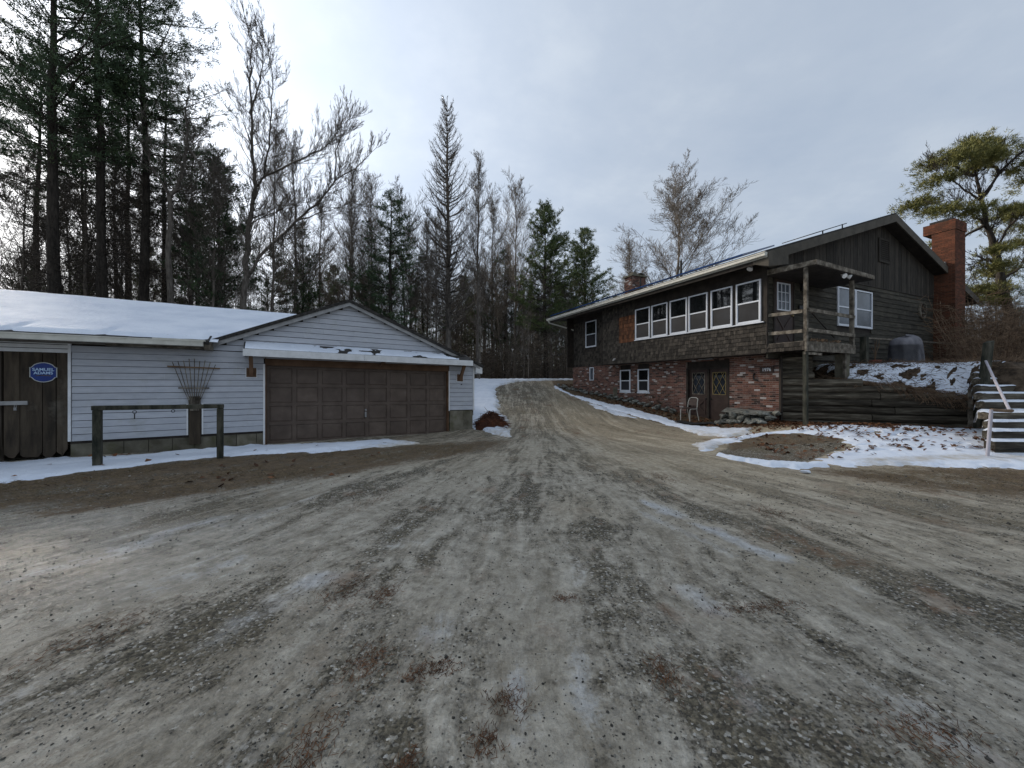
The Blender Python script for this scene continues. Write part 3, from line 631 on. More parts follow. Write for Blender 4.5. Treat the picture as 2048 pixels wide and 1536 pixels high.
# awning over the garage door
m = gmb()
m.hexa([[-.45, -.50, 2.44], [5.84, -.50, 2.44], [5.84, -.0, 2.66], [-.45, 0, 2.66], [-.45, -.50, 2.475], [5.84, -.50, 2.475], [5.84, 0, 2.70], [-.45, 0, 2.70]])
aw = m.build('awning', M['roofing'], gar)
gmb().box(-.46, 2.4, -.53, -.50, 2.30, 2.475, .6).box(2.405, 5.85, -.53, -.50, 2.30, 2.472, .4).box(-.46, -.44, -.50, -.02, 2.30, 2.44, .5).box(5.83, 5.85, -.5, -.02, 2.3, 2.44, .5).build('fascia', M['white'], aw)
xs = np.arange(-.42, 5.7, .025); ys = np.arange(-.49, .0, .025)
asn = gridmesh('awning_snow', xs, ys, lambda X, Y: 2.47+.225*(Y+.5)/.5-.016*np.clip(X, 0, 9)+.006+.04*ss(.40, .52, fbm(X*3.2, Y*5, 4)+.10*ss(3.5, 0, X)+.035-.35*ss(4.95, 5.1, X)*ss(5.6, 5.2, X)*ss(-.4, -.2, Y))*ss(-.49, -.44, Y)-.02, M['snow'], {'dirt': lambda X, Y: X*0-.1}); asn.parent = aw
gmb().box(-.42, 5.8, -.49, -.16, 2.40, 2.43).build('awning_ceiling', M['rawwood'], aw)
for (u, z0, z1) in ((-.30, 1.80, 2.02), (5.60, 1.80, 2.02)):
    b_ = gmb(); b_.beam((u, -.03, 1.83), (u+(.0 if u < 0 else .0), -.42, 2.36), .085, .085).build('bracket', M['rawwood'], gar)
    b2 = gmb().box(u-.11, u+.11, -.03, -.018, z0-.02, z1, .2).build('bracket_block', M['rawwood'], gar)
    gmb().box(u-.125, u+.125, -.029, -.017, z0-.035, z0-.02).box(u-.125, u-.11, -.029, -.017, z0-.02, z1).box(u+.11, u+.125, -.029, -.017, z0-.02, z1).build('block_trim', M['white'], b2)
gmb().beam((2.95, 0, 2.20), (3.05, -.42, 2.38), .07).build('bracket', M['rawwood'], gar)
gmb().cyl((5.66, -.03, 1.68), (5.66, -.0, 1.68), .02).build('hole_cover', M['black'], gar)

def gpt(u, y, z=0):
    c, s = math.cos(GA), math.sin(GA); return (-6.54+u*c-y*s, 10.2+u*s+y*c, z)
# sign on the barn door
M['signblue'] = mat('sign_blue', (.008, .028, .16), (.012, .038, .20), 3, .35, bs=0, tint=None)
M['signrim'] = mat('sign_rim', (.42, .44, .42), (.5, .52, .5), 3, .4, bs=0, tint=None)
M['signtext'] = mat('sign_letter', (.45, .62, .82), (.5, .68, .88), 3, .4, bs=0, tint=None)
M['signband'] = mat('sign_band', (.02, .015, .03), (.12, .09, .06), 30, .4, bs=0, tint=None)
sg = thing('sign', 'round-topped blue beer sign with white lettering and pale rim on the barn door', 'sign', gpt(-3.92, -.03, 1.845), GA)
def signshape(s):
    P = []
    for a in np.linspace(-1, 1, 13): P.append((a*.135, .165+.05*(1-a*a)**.5*.95))
    P = [(x, .125+.085*math.cos(x/.15*1.35)**.8) for x in np.linspace(-.15, .15, 15)]
    top = [(-.195, .105), (-.175, .105)]+P[1:-1]+[(.175, .105), (.195, .105)]
    bot = [(x, -y) for x, y in reversed(top)]
    return [(x*s, y*s) for x, y in top+bot][::-1]
FR = [[1, 0, 0], [0, 0, 1], [0, 1, 0]]
MB().prism(signshape(1), -.012, .0, FR).build('sign_rim', M['signrim'], sg)
MB().prism(signshape(.93), -.016, -.0121, FR).build('sign_face', M['signblue'], sg)
RX = Matrix.Rotation(R(90), 4, 'X')
text_mesh('SAMUEL', .086, M['signtext'], 'lettering', sg, Matrix.Translation((0, -.018, .056))@RX)
text_mesh('ADAMS', .082, M['signtext'], 'lettering', sg, Matrix.Translation((0, -.018, -.016))@RX)
m = MB()
for i in range(10):
    a = -.11+.022*i; m.box(a, a+.0225, -.019, -.016, -.075-8*(a+.011)**2*.12-.0*i, -.055-8*(a+.011)**2*.12)
m.build('sign_band', M['signband'], sg)

# fan trellis leaning on the siding
tr = thing('fan_trellis', 'weathered fan shaped wooden trellis against the white siding', 'trellis', gpt(-1.45, -.045), GA)
for i, a in enumerate(np.linspace(-1, 1, 9)):
    m = MB(); top = 2.20-.10*abs(a)**1.5+rnd.uniform(-.03, .03); x1 = a*.41; P = [(a*.075, -.01, .95), (a*.11, -.012, 1.2), (a*.215, -.012, 1.5), (x1, -.012+.0, top)]
    for p, q in zip(P[:-1], P[1:]): m.beam(p, q, .016, .012, rnd.random())
    m.build('lath', M['greywood'] if i not in (3, 4) else M['greywood'], tr)
MB().beam((-.50, -.03, 2.02), (.50, -.03, 1.985), .012, .035).build('crossbar', M['twig'], tr)
MB().beam((-.30, -.03, 1.505), (.29, -.03, 1.50), .012, .035).build('crossbar', M['greywood'], tr)

# hitching rail
hr = thing('hitching_rail', 'dark wooden hitching rail of two posts and a beam standing in the snow', 'rail', (-7.86, 7.3, 0), math.atan2(.92, 1.63))
ln = math.hypot(1.63, .92)
MB().box(-.058, .058, -.058, .058, -.3, 1.10).build('post', M['greenwood'], hr, bevel=.008)
MB().box(ln-.055, ln+.055, -.055, .055, -.3, 1.08).build('post', M['greenwood'], hr, bevel=.008)
b_ = MB().hexa([[-.07, -.062, 1.102], [ln+.06, -.062, 1.082], [ln+.06, .062, 1.082], [-.07, .062, 1.102], [-.07, -.062, 1.19], [ln+.06, -.062, 1.165], [ln+.06, .062, 1.165], [-.07, .062, 1.19]]).build('beam', M['greenwood'], hr, bevel=.008)
for x in (.52, 1.1):
    m = MB().tube([(x+.03*math.cos(a), 0, 1.05+.03*math.sin(a)) for a in np.linspace(0, 6.28, 9)], .006, 6)
    if x < 1: m.tube([(x, 0, 1.02), (x, 0, .92)], .009, 6)
    m.build('ring', M['black'], hr)

# ------------------------------------------------------------------ house  (local x across the gable, local y along the front)
HA = R(24.4); HX, HY = 8.07, 12.22
hou = thing('house', 'dark shingled two storey house with brick lower wall, gable and corner porch', 'house', (HX, HY, 0), HA)
def hpt(x, y, z=0):
    c, s = math.cos(HA), math.sin(HA); return (HX+x*c-y*s, HY+x*s+y*c, z)
def window(parent, org, au, an, w_, h_, kind='double', name='window', glass='glass', deep=.05, fw=.045):
    "white window: org is the lower left corner, au runs along the wall, an points out of it"
    fr = np.array([au, an, (0, 0, 1)], float); og = np.array(org, float)
    def B(m, a0, a1, b0, b1, c0, c1, t=.5):
        V = np.array([[a0, b0, c0], [a1, b0, c0], [a1, b1, c0], [a0, b1, c0], [a0, b0, c1], [a1, b0, c1], [a1, b1, c1], [a0, b1, c1]])@fr+og
        F = BOXF if np.linalg.det(fr) > 0 else BOXF[:, ::-1]
        m.add(V, F, t)
    m = MB()
    B(m, 0, fw, 0, deep, 0, h_); B(m, w_-fw, w_, 0, deep, 0, h_); B(m, fw, w_-fw, 0, deep, 0, fw); B(m, fw, w_-fw, 0, deep, h_-fw, h_)
    if kind == 'double':
        B(m, fw, w_-fw, .002, deep-.008, h_*.48, h_*.48+.045)
        B(m, fw, fw+.022, .002, deep-.012, fw, h_*.48); B(m, w_-fw-.022, w_-fw, .002, deep-.012, fw, h_*.48); B(m, fw+.022, w_-fw-.022, .002, deep-.012, fw, fw+.03)
    if kind == 'nine':
        for i in (1, 2): B(m, fw+(w_-2*fw)*i/3-.009, fw+(w_-2*fw)*i/3+.009, .002, deep-.01, fw, h_-fw); B(m, fw, w_-fw, .003, deep-.011, h_*i/3-.009, h_*i/3+.009)
    o = m.build(name, M['vinyl'], parent)
    g_ = MB(); B(g_, fw+.001, w_-fw-.001, .004, .018, fw+.001, h_-fw-.001); g_.build('pane', M[glass], o)
    if kind == 'double' and glass == 'glass':
        g_ = MB(); B(g_, fw+.024, w_-fw-.024, .020, .024, fw+.032, h_*.48-.002); g_.build('screen', M['screen'], o)
    return o
def fx(y0, y1, z0, z1, x=0, **k): return window(hou, (x, y1, z0), (0, -1, 0), (-1, 0, 0), y1-y0, z1-z0, **k)   # in a wall that faces -x
def gy_(x0, x1, z0, z1, y=0, **k): return window(hou, (x0, y, z0), (1, 0, 0), (0, -1, 0), x1-x0, z1-z0, **k)
# shingled upper front wall (x = 0)
def shingles(m, y0, y1, z0, z1, x=0, ch=.14, skip=()):
    nrow = int(round((z1-z0)/ch)); ch = (z1-z0)/nrow
    for r_ in range(nrow):
        z = z0+r_*ch; y = y0-rnd.uniform(0, .1)
        while y < y1:
            wd = rnd.uniform(.07, .17); a, b = max(y, y0)+.002, min(y+wd, y1)-.002; y += wd
            if b-a < .02: continue
            zc_ = z+ch/2
            if any(s0 < (a+b)/2 < s1 and q0 < zc_ < q1 for s0, s1, q0, q1 in skip): continue
            d = .022+rnd.uniform(0, .008); dz = rnd.uniform(-.007, .007)
            m.hexa([[x-d, a, z+dz], [x+.01, a, z+dz], [x+.01, b, z+dz], [x-d, b, z+dz], [x-.006, a, z+ch+.01], [x+.01, a, z+ch+.01], [x+.01, b, z+ch+.01], [x-.006, b, z+ch+.01]], rnd.random())
m = MB(); shingles(m, 0, 8.29, 2.6, 3.56); shingles(m, -1.15, 0, 2.6, 2.84); shingles(m, 7.0, 8.29, 3.56, 5.45); shingles(m, 5.9, 7.0, 4.79, 5.45)
m.build('shingle_siding', M['shingle'], hou); m = MB()
shingles(m, 8.30, 12.0, 2.6, 5.5, x=.65, skip=((9.62, 10.61, 3.62, 5.2),))
m.build('shingle_siding', M['shingle'], hou)
m = MB(); shingles(m, 5.92, 7.0, 3.56, 4.79, ch=.176); o = m.build('siding_patch', M['newshingle'], hou); o['label'] = 'patch of newer reddish shingles'
m = MB(); m.box(.011, .2, 0, 8.29, 2.62, 5.55); m.box(.2, .64, 8.2, 8.29, 2.62, 5.55).box(.661, .8, 8.29, 12, 2.6, 5.6).box(.2, .8, 11.9, 12, 2.6, 5.6)
m.box(-.03, .66, 0, 8.29, 2.575, 2.60, .2)
m.box(-.03, 0.01, 0, .12, 3.56, 5.5, .6).box(-.035, .01, 8.27, 8.33, 2.6, 5.5, .4)
m.box(-.024, .01, .12, 5.9, 4.98, 5.5, .4)
for a, b in ((5.84, 5.92), (4.84, 4.95), (3.84, 3.97), (2.92, 3.0), (1.95, 2.09), (.98, 1.12)): m.box(-.026, .01, a, b, 3.6, 4.98, .9)
m.box(-.026, .01, .12, .14, 3.6, 4.98).box(.61, .65, 8.33, 12.02, 5.2, 5.5, .3)
m.build('dark_trim', M['darktrim'], hou)
MB().box(-.07, .01, .05, 5.9, 3.565, 3.60).build('window_sill', M['vinyl'], hou)
for a, b in ((4.95, 5.84), (3.97, 4.84), (3.0, 3.84), (2.09, 2.92), (1.12, 1.95), (.14, .98)): fx(a, b, 3.60, 4.97, -.02)
fx(9.62, 10.61, 3.67, 5.15, .63)
# brick lower wall (x = .65) with openings
def bricks(m, a0, a1, z0, z1, put, holes=(), bw=.205, bh=.0665):
    r_ = 0; z = z0
    while z < z1-.02:
        a = a0-(bw/2 if r_ % 2 else 0)
        while a < a1:
            p, q = max(a, a0)+.004, min(a+bw, a1)-.006
            a += bw
            if q-p < .03: continue
            zt = min(z+bh-.010, z1)
            parts = [(p, q)]
            for h0, h1, k0, k1 in holes:
                if z+bh/2 > k0 and z+bh/2 < k1:
                    parts = [s for pp, qq in parts for s in ((pp, min(qq, h0)), (max(pp, h1), qq)) if s[1]-s[0] > .02]
            for pp, qq in parts: put(m, pp, qq, z, zt, .07+.93*rnd.random())
        z += bh; r_ += 1
HB = [(1.73, 3.66, -1, 2.52), (6.94, 7.69, 1.15, 2.55), (5.71, 6.43, 1.15, 2.55), (9.90, 10.29, 1.75, 2.56)]
m = MB()
bricks(m, 0, 12.0, -.1, 2.6, lambda m, a, b, z0, z1, t: m.box(.645+rnd.uniform(0, .006), .66, a, b, z0, z1, t), HB)
# mortar slab round the openings
ed = [0, 1.73, 3.66, 5.71, 6.43, 6.94, 7.69, 9.90, 10.29, 12.0]
for i in range(9):
    hb = [h for h in HB if abs(h[0]-ed[i]) < .01]
    if not hb: m.box(.653, .85, ed[i], ed[i+1], -.3, 2.6, 0)
    else:
        m.box(.653, .85, ed[i], ed[i+1], hb[0][3], 2.6, 0)
        if hb[0][2] > 0: m.box(.653, .85, ed[i], ed[i+1], -.3, hb[0][2], 0)
m.build('brick_wall', M['brick'], hou)
m = MB(); m.box(.66, 14.1, .16, .3, -.3, 2.6).box(14, 14.1, .3, 12, -.3, 5.4).box(.8, 14, 11.9, 12, -.3, 5.4).build('back_wall', M['concrete'], hou)
for y0, y1 in ((6.94, 7.69), (5.71, 6.43)):
    fx(y0, y1, 1.22, 2.30, .665, fw=.055); 
MB().box(.66, .70, 6.94, 7.69, 2.30, 2.56).build('window_header', M['darktrim'], hou); MB().box(.66, .70, 5.71, 6.43, 2.30, 2.56).build('window_header', M['darktrim'], hou)
MB().box(.62, .70, 6.90, 7.73, 1.16, 1.22).build('window_sill', M['vinyl'], hou); MB().box(.62, .70, 5.67, 6.47, 1.16, 1.22).build('window_sill', M['vinyl'], hou)
fx(9.90, 10.29, 1.80, 2.54, .68, kind='plain', glass='glass_screen')
# entrance doors, recessed
m = MB().box(.74, .80, 1.73, 3.66, 2.24, 2.52).box(.66, .80, 3.58, 3.655, .1, 2.24).box(.66, .80, 1.735, 1.80, .1, 2.24).box(.70, .80, 2.63, 2.71, .1, 2.24).box(.69, .80, 1.8, 3.58, 2.17, 2.24, .7).box(.60, .80, 1.75, 3.64, .10, .22, .8)
m.build('door_frame', M['darktrim'], hou)
for (a, b, lab, bright) in ((2.71, 3.56, 'brown door with crossed lower boards', 0), (1.81, 2.63, 'flaking brown door with brass latticed glass', 1)):
    m = MB(); z0, z1 = 1.20, 2.04; w0, w1 = a+.14, b-.14
    m.box(.745, .785, a, w0, .22, 2.17).box(.745, .785, w1, b, .22, 2.17).box(.746, .785, w0, w1, .22, z0).box(.746, .785, w0, w1, z1, 2.17)
    if not bright:
        c0, c1 = a+.10, b-.10
        m.box(.728, .745, c0, c1, .98, 1.05, .8).box(.728, .745, c0, c1, .40, .46, .8).box(.728, .745, c0, c0+.06, .46, .98, .8).box(.728, .745, c1-.06, c1, .46, .98, .8)
        m.beam((.735, c0+.03, .47), (.735, c1-.03, .98), .05, .02, .9, up=(1, 0, 0)).beam((.733, c1-.03, .47), (.733, c0+.03, .98), .05, .02, .9, up=(1, 0, 0))
    d = m.build('door', M['darkbrown'], hou); d['label'] = lab
    g_ = MB().box(.768, .776, w0, w1, z0, z1).build('pane', M['glass'], d)
    lt = MB(); cw = (w1-w0); chh = (z1-z0)
    nx_, nz_ = 2, 3
    for i in range(-nz_*1, nx_+1):
        pass
    def seg_clip(p, q):
        # clip a diagonal to the pane
        pts = []
        for k in np.linspace(0, 1, 241):
            y = p[0]+(q[0]-p[0])*k; z = p[1]+(q[1]-p[1])*k
            if w0 <= y <= w1 and z0 <= z <= z1: pts.append((y, z))
        return (pts[0], pts[-1]) if len(pts) > 3 else None
    sl_ = (chh/1.75)/(cw/2)
    for i in range(-4, 9):
        ys_ = w0+cw/2*i
        for s_ in (-1, 1):
            c_ = seg_clip((ys_, z0), (ys_+s_*cw*3, z0+sl_*cw*3))
            if c_: lt.beam((.757+s_*.001, *c_[0]), (.757+s_*.001, *c_[1]), .016, .012, .8, up=(1, 0, 0))
    for (p, q) in (((w0, z0), (w1, z0)), ((w0, z1), (w1, z1)), ((w0, z0), (w0, z1)), ((w1, z0), (w1, z1))):
        lt.beam((.745, *p), (.745, *q), .022, .02, .9, up=(1, 0, 0))
    M['brass'] = M.get('brass') or mat('brass_lattice', (.20, .15, .06), (.27, .21, .09), 3, .5, bs=0, tint=None)
    lt.build('lattice', M['brass'] if bright else M['greywood'], d)
    MB().cyl((.745, (a+.06 if not bright else b-.06), 1.02), (.69, (a+.06 if not bright else b-.06), 1.02), .028).build('handle', M['black'], d)
MB().box(.55, .64, 2.35, 3.0, 2.535, 2.575).build('ceiling_lamp', M['greymetal'], hou)
# gable wall (y = 0, faces -y)
RZ = lambda x: 5.62+.327*(x+.7) if x < 7.04 else 5.62+.327*(14.78-x)
m = MB()
z = 2.42
while z < 5.34:
    h = .185
    for a, b in ((.02, 3.93), (3.93, 6.29), (6.29, 14.1)):
        if a == 3.93 and z+h > 3.70 and z < 5.1: continue
        if a == .02:
            spans = [(.02, .30), (1.42, 3.93)] if z > 2.8 and z < 5.1 else [(a, b)]
        else: spans = [(a, b)]
        for p, q in spans:
            cuts = [p]+sorted(rnd.uniform(p, q) for _ in range(int((q-p)/1.6)))+[q]
            for c0, c1 in zip(cuts[:-1], cuts[1:]):
                if c1-c0 < .05: continue
                d = .03+rnd.uniform(-.003, .005); dz = rnd.uniform(-.012, .012); c0 += .001; c1 -= .001
                m.hexa([[c0, -d, z+dz], [c1, -d, z+dz], [c1, .01, z+dz], [c0, .01, z+dz], [c0, -.008, z+h+.01], [c1, -.008, z+h+.01], [c1, .01, z+h+.01], [c0, .01, z+h+.01]], rnd.random())
    z += h
m.build('clapboard_siding', M['clap'], hou)
m = MB(); x = .0
while x < 14.05:
    wd = rnd.choice((.14, .19, .24)); a, b = x+.006, min(x+wd-.006, 14.08); zt0, zt1 = RZ(a)-.12, RZ(b)-.12; y = -.038+rnd.uniform(-.004, .004); x += wd
    t = rnd.random()
    m.hexa([[a, y, 5.36], [b, y, 5.36], [b, .0, 5.36], [a, .0, 5.36], [a, y, zt0], [b, y, zt1], [b, .0, zt1], [a, .0, zt0]], t)
m.build('vertical_boards', M['vboard'], hou)
m = MB(); m.prism([(.21, 2.40), (14.1, 2.40), (14.1, RZ(14.1)-.15), (7.04, RZ(7.04)-.15), (.21, RZ(.2)-.15)], .012, .155, [[1, 0, 0], [0, 0, 1], [0, 1, 0]])
m.box(0, 14.1, -.045, .0, 5.335, 5.36, .9).box(-.028, .06, -.04, 0, 2.6, 5.5)
m.build('gable_wall', M['darktrim'], hou)
gy_(3.94, 5.10, 3.70, 5.10, -.022, glass='glass_screen'); gy_(5.12, 6.28, 3.70, 5.10, -.022, glass='glass_screen')
v = MB(); v.box(6.80, 7.57, -.05, -.035, 6.40, 7.25, .3).box(6.76, 6.84, -.08, -.05, 6.36, 7.30).box(7.53, 7.61, -.08, -.05, 6.36, 7.30).box(6.84, 7.53, -.08, -.05, 7.22, 7.30).box(6.84, 7.53, -.08, -.05, 6.36, 6.44)
for i in range(10): v.hexa([[6.84, -.075, 6.45+i*.077], [7.53, -.075, 6.45+i*.077], [7.53, -.05, 6.50+i*.077], [6.84, -.05, 6.50+i*.077], [6.84, -.075, 6.465+i*.077], [7.53, -.075, 6.465+i*.077], [7.53, -.05, 6.515+i*.077], [6.84, -.05, 6.515+i*.077]], .2)
v.build('gable_vent', M['vboard'], hou)
# round window
m = MB(); th = np.linspace(0, 2*np.pi, 21)
for a, b in zip(th[:-1], th[1:]):
    m.beam((10.42+.29*math.cos(a), -.05, 4.74+.33*math.sin(a)), (10.42+.29*math.cos(b), -.05, 4.74+.33*math.sin(b)), .06, .07, .8, up=(0, 1, 0))
rw = m.build('round_window', M['greywood'], hou)
MB().prism([(10.42+.27*math.cos(a), 4.74+.31*math.sin(a)) for a in th[:-1]], -.046, -.04, [[1, 0, 0], [0, 0, 1], [0, 1, 0]]).build('pane', M['glass'], rw)
m = MB()
for dx in (-.1, .1): m.box(10.42+dx-.012, 10.42+dx+.012, -.06, -.047, 4.46, 5.02); m.box(10.16, 10.68, -.062, -.049, 4.74+dx*1.1-.012, 4.74+dx*1.1+.012)
m.build('muntin', M['greywood'], rw)
# porch door in the gable wall
m = MB().box(.30, .38, -.05, .01, 2.86, 5.06).box(1.34, 1.42, -.05, .01, 2.86, 5.06).box(.38, 1.34, -.05, .01, 4.97, 5.06); m.build('door_casing', M['darktrim'], hou)
m = MB().box(.38, .48, -.035, .0, 2.88, 4.97).box(1.20, 1.34, -.035, .0, 2.88, 4.97).box(.48, 1.20, -.035, 0, 2.88, 3.98).box(.48, 1.20, -.035, 0, 4.88, 4.97)
m.beam((.50, -.04, 3.02), (1.18, -.04, 3.75), .06, .02, .9, up=(0, 1, 0)).beam((1.18, -.041, 3.02), (.5, -.041, 3.75), .06, .02, .9, up=(0, 1, 0)).box(.48, 1.2, -.045, -.036, 3.78, 3.85, .8)
pd = m.build('porch_door', M['darkbrown'], hou)
window(pd, (.48, -.01, 3.98), (1, 0, 0), (0, -1, 0), .68, .90, kind='nine', name='door_light', fw=.04, glass='glass_screen')
MB().cyl((1.27, -.035, 3.85), (1.27, -.09, 3.85), .03).build('handle', M['brass'], pd)
MB().box(1.75, 1.95, -.09, -.035, 4.72, 4.98).build('wall_lamp', M['black'], hou)
MB().box(1.62, 1.92, -.08, -.035, 4.10, 4.22).build('mailbox', M['black'], hou)
# roof
m = MB()
def rs_(m, x0, z0, x1, z1, y0, y1, th): m.hexa([[x0, y0, z0-th], [x1, y0, z1-th], [x1, y1, z1-th], [x0, y1, z0-th], [x0, y0, z0], [x1, y0, z1], [x1, y1, z1], [x0, y1, z0]])
rs_(m, -.72, 5.61, 7.04, 8.15, -.45, 12.7, .10); rs_(m, 7.04, 8.15, 14.8, 5.61, -.45, 12.7, .10)
roof = m.build('roof', M['roofing'], hou)
m = MB()
for (x0, z0, x1, z1) in ((-.66, 5.55, 7.04, 8.075), (7.04, 8.075, 14.76, 5.55)):
    m.hexa([[x0, -.475, z0-.27], [x1, -.475, z1-.27], [x1, -.43, z1-.27], [x0, -.43, z0-.27], [x0, -.475, z0+.02], [x1, -.475, z1+.02], [x1, -.43, z1+.02], [x0, -.43, z0+.02]], .5)
m.hexa([[-.68, -.50, 5.12], [.28, -.50, 5.30], [.28, -.02, 5.30], [-.68, -.02, 5.30], [-.68, -.50, 5.50], [.28, -.50, 5.80], [.28, -.02, 5.80], [-.68, -.02, 5.50]], .3)
m.build('bargeboard', M['bargeboard'], roof)
m = MB(); m.hexa([[-.66, -.42, 5.28], [7.0, -.42, 7.83], [7.0, -.04, 7.83], [-.66, -.04, 5.28], [-.66, -.42, 5.31], [7.0, -.42, 7.86], [7.0, -.04, 7.86], [-.66, -.04, 5.31]], .2)
m.hexa([[7.05, -.42, 7.83], [14.7, -.42, 5.30], [14.7, -.04, 5.30], [7.05, -.04, 7.83], [7.05, -.42, 7.86], [14.7, -.42, 5.33], [14.7, -.04, 5.33], [7.05, -.04, 7.86]], .2)
m.box(-.66, -.64, -.04, 12.6, 5.28, 5.50, .6)
m.hexa([[-.64, .0, 5.34], [.0, .0, 5.50], [0, 12.6, 5.50], [-.64, 12.6, 5.34], [-.64, 0, 5.37], [.0, 0, 5.53], [.0, 12.6, 5.53], [-.64, 12.6, 5.37]], .4)
m.box(0, .65, 8.3, 12.6, 5.50, 5.53, .4)
m.build('soffit', M['darktrim'], roof)
m = MB(); m.box(-.80, -.67, -.46, 12.7, 5.44, 5.55, .5).box(-.815, -.80, -.46, 12.7, 5.525, 5.555, .9); m.box(-.70, -.67, -.46, 12.7, 5.40, 5.44, .2)
gt = m.build('gutter', M['fascia'], roof)
MB().tube([(-.74, 12.55, 5.45), (-.72, 12.5, 5.30), (.2, 12.0, 4.98), (.62, 11.9, 4.85)], .04).build('downspout', M['fascia'], gt)
m = MB()
for i, y in enumerate(np.arange(.35, 12.4, 1.02)):
    m.hexa([[-.62, y, 5.71], [1.0, y, 6.24], [1.0, y+.98, 6.24], [-.62, y+.98, 5.71], [-.635, y, 5.755], [.985, y, 6.285], [.985, y+.98, 6.285], [-.635, y+.98, 5.755]])
m.build('solar_panel', M['solar'], roof)
m = MB(); m.hexa([[3.0, .3, 6.93], [5.3, .3, 7.72], [5.3, 1.3, 7.72], [3.0, 1.3, 6.93], [3.0, .3, 6.96], [5.3, .3, 7.75], [5.3, 1.3, 7.75], [3.0, 1.3, 6.96]])
m.beam((5.2, .4, 7.5), (5.2, .4, 7.72), .03).beam((3.9, .4, 7.1), (3.9, .4, 7.25), .03); m.build('tilted_panel', M['black'], roof)
MB().cyl((2.2, 5.3, 6.4), (2.2, 5.3, 7.35), .05).build('vent_pipe', M['black'], roof)
MB().cyl((1.6, 7.3, 6.2), (1.6, 7.3, 6.95), .04).build('vent_pipe', M['black'], roof)
# chimneys
def chim(x0, x1, y0, y1, z0, z1, mat_, parent, cap):
    m = MB()
    bricks(m, x0, x1, z0, z1, lambda m, a, b, q0, q1, t: m.box(a, b, y0-rnd.uniform(.004, .010), y0+.02, q0, q1, t))
    bricks(m, y0, y1, z0, z1, lambda m, a, b, q0, q1, t: m.box(x0-rnd.uniform(.004, .010), x0+.02, a, b, q0, q1, t))
    bricks(m, y0, y1, z0, z1, lambda m, a, b, q0, q1, t: m.box(x1-.02, x1+rnd.uniform(.004, .010), a, b, q0, q1, t))
    m.box(x0, x1, y0, y1, z0, z1, 0)
    o = m.build('chimney', mat_, parent); return o
ch = chim(11.5, 12.50, -.68, .03, 2.2, 8.20, M['brick_red'], hou, 1); ch['label'] = 'tall orange brick chimney on the gable wall'
cp = chim(11.475, 12.575, -.705, .3, 8.20, 8.62, M['brick_red'], hou, 1); cp.name = 'chimney_crown'; cp.parent = ch
MB().box(11.5, 12.5, -.6, .1, 8.62, 8.72, .2).build('cap', M['roofing'], ch)
MB().box(11.35, 11.5, -.42, .02, 6.55, 6.85).build('flashing', M['greymetal'], ch)
MB().tube([(12.56, -.5, 4.9), (12.9, -.5, 4.92)], .03).build('pipe', M['vinyl'], ch)
c2 = chim(3.85, 4.9, 10.4, 11.1, 6.9, 8.15, M['brick'], roof, 1)
MB().box(3.78, 4.97, 10.33, 11.17, 8.15, 8.25).box(4.0, 4.3, 10.5, 10.8, 8.25, 8.42).build('cap', M['concrete'], c2)
MB().box(4.45, 4.85, 10.45, 10.9, 8.38, 8.41).beam((4.5, 10.5, 8.25), (4.5, 10.5, 8.38), .03).beam((4.8, 10.5, 8.25), (4.8, 10.5, 8.38), .03).build('chimney_hood', M['black'], c2)
MB().cyl((-.24, .35, 5.36), (-.28, .35, 5.30), .075, .09, 14).build('eave_lamp', M['bulb'], hou)
MB().hexa([[-.10, 7.25, 2.74], [-.02, 7.25, 2.78], [-.02, 7.40, 2.78], [-.10, 7.40, 2.74], [-.10, 7.25, 2.76], [-.02, 7.25, 2.86], [-.02, 7.40, 2.86], [-.10, 7.40, 2.76]]).build('vent_hood', M['greymetal'], hou)
# porch
m = MB()
for y in np.arange(-1.12, -.02, .14): m.box(.0, 2.6, y, y+.132, 2.83, 2.865, rnd.random())
m.box(.03, 2.6, -1.165, -1.12, 2.56, 2.83, .5).box(2.56, 2.6, -1.12, -.03, 2.56, 2.83, .5).box(-.035, .03, -1.17, -1.12, 2.55, 2.84, .8)
dk = m.build('porch_deck', M['greywood'], hou); dk['label'] = 'weathered porch deck with peeling edge'
m = MB(); 
for y in np.arange(-1.1, 0, .2): m.box(.0, 2.55, y, y+.04, 2.6, 2.828, .2)
m.build('joist', M['darktrim'], dk)
MB().box(.0, .085, -1.155, -1.07, 2.85, 4.99).build('post', M['greywood'], dk)
MB().box(2.45, 2.55, -1.16, -1.06, 2.72, 4.88).build('post', M['greywood'], dk)
for (z0, z1) in ((3.71, 3.81), (3.13, 3.23)):
    MB().beam((.05, -1.02, (z0+z1)/2-.02), (.05, -.02, (z0+z1)/2+.01), .04, .10, .95).build('rail', M['greywood'], dk)
    MB().beam((.05, -1.18, (z0+z1)/2), (2.5, -1.18, (z0+z1)/2-.05), .04, .10, .95).build('rail', M['greywood'], dk)
MB().beam((.45, -1.05, 3.72), (1.75, -1.0, 3.05), .03, .03, .5).build('stick', M['darktrim'], dk)
MB().box(.0, .10, -1.15, -1.05, .2, 2.55).build('porch_leg', M['greenwood'], hou)
MB().beam((.0-.05, -1.12, 2.50), (.8, -1.12, 2.49), .05, .07, .95).build('brace', M['greywood'], hou)
MB().box(2.28, 2.62, -1.0, -.75, 1.5, 2.55, .6).build('porch_pier', M['concrete'], hou)
MB().box(2.15, 2.22, -1.1, -1.03, 1.6, 2.56, .5).build('porch_leg', M['greywood'], hou)
m = MB(); m.hexa([[-.0, -1.40, 4.98], [3.10, -1.40, 4.90], [3.10, 0, 4.93], [-.0, 0, 5.01], [-.0, -1.40, 5.12], [3.10, -1.40, 5.02], [3.10, 0, 5.1], [-.0, 0, 5.2]], .3)
pr = m.build('porch_roof', M['darktrim'], hou)
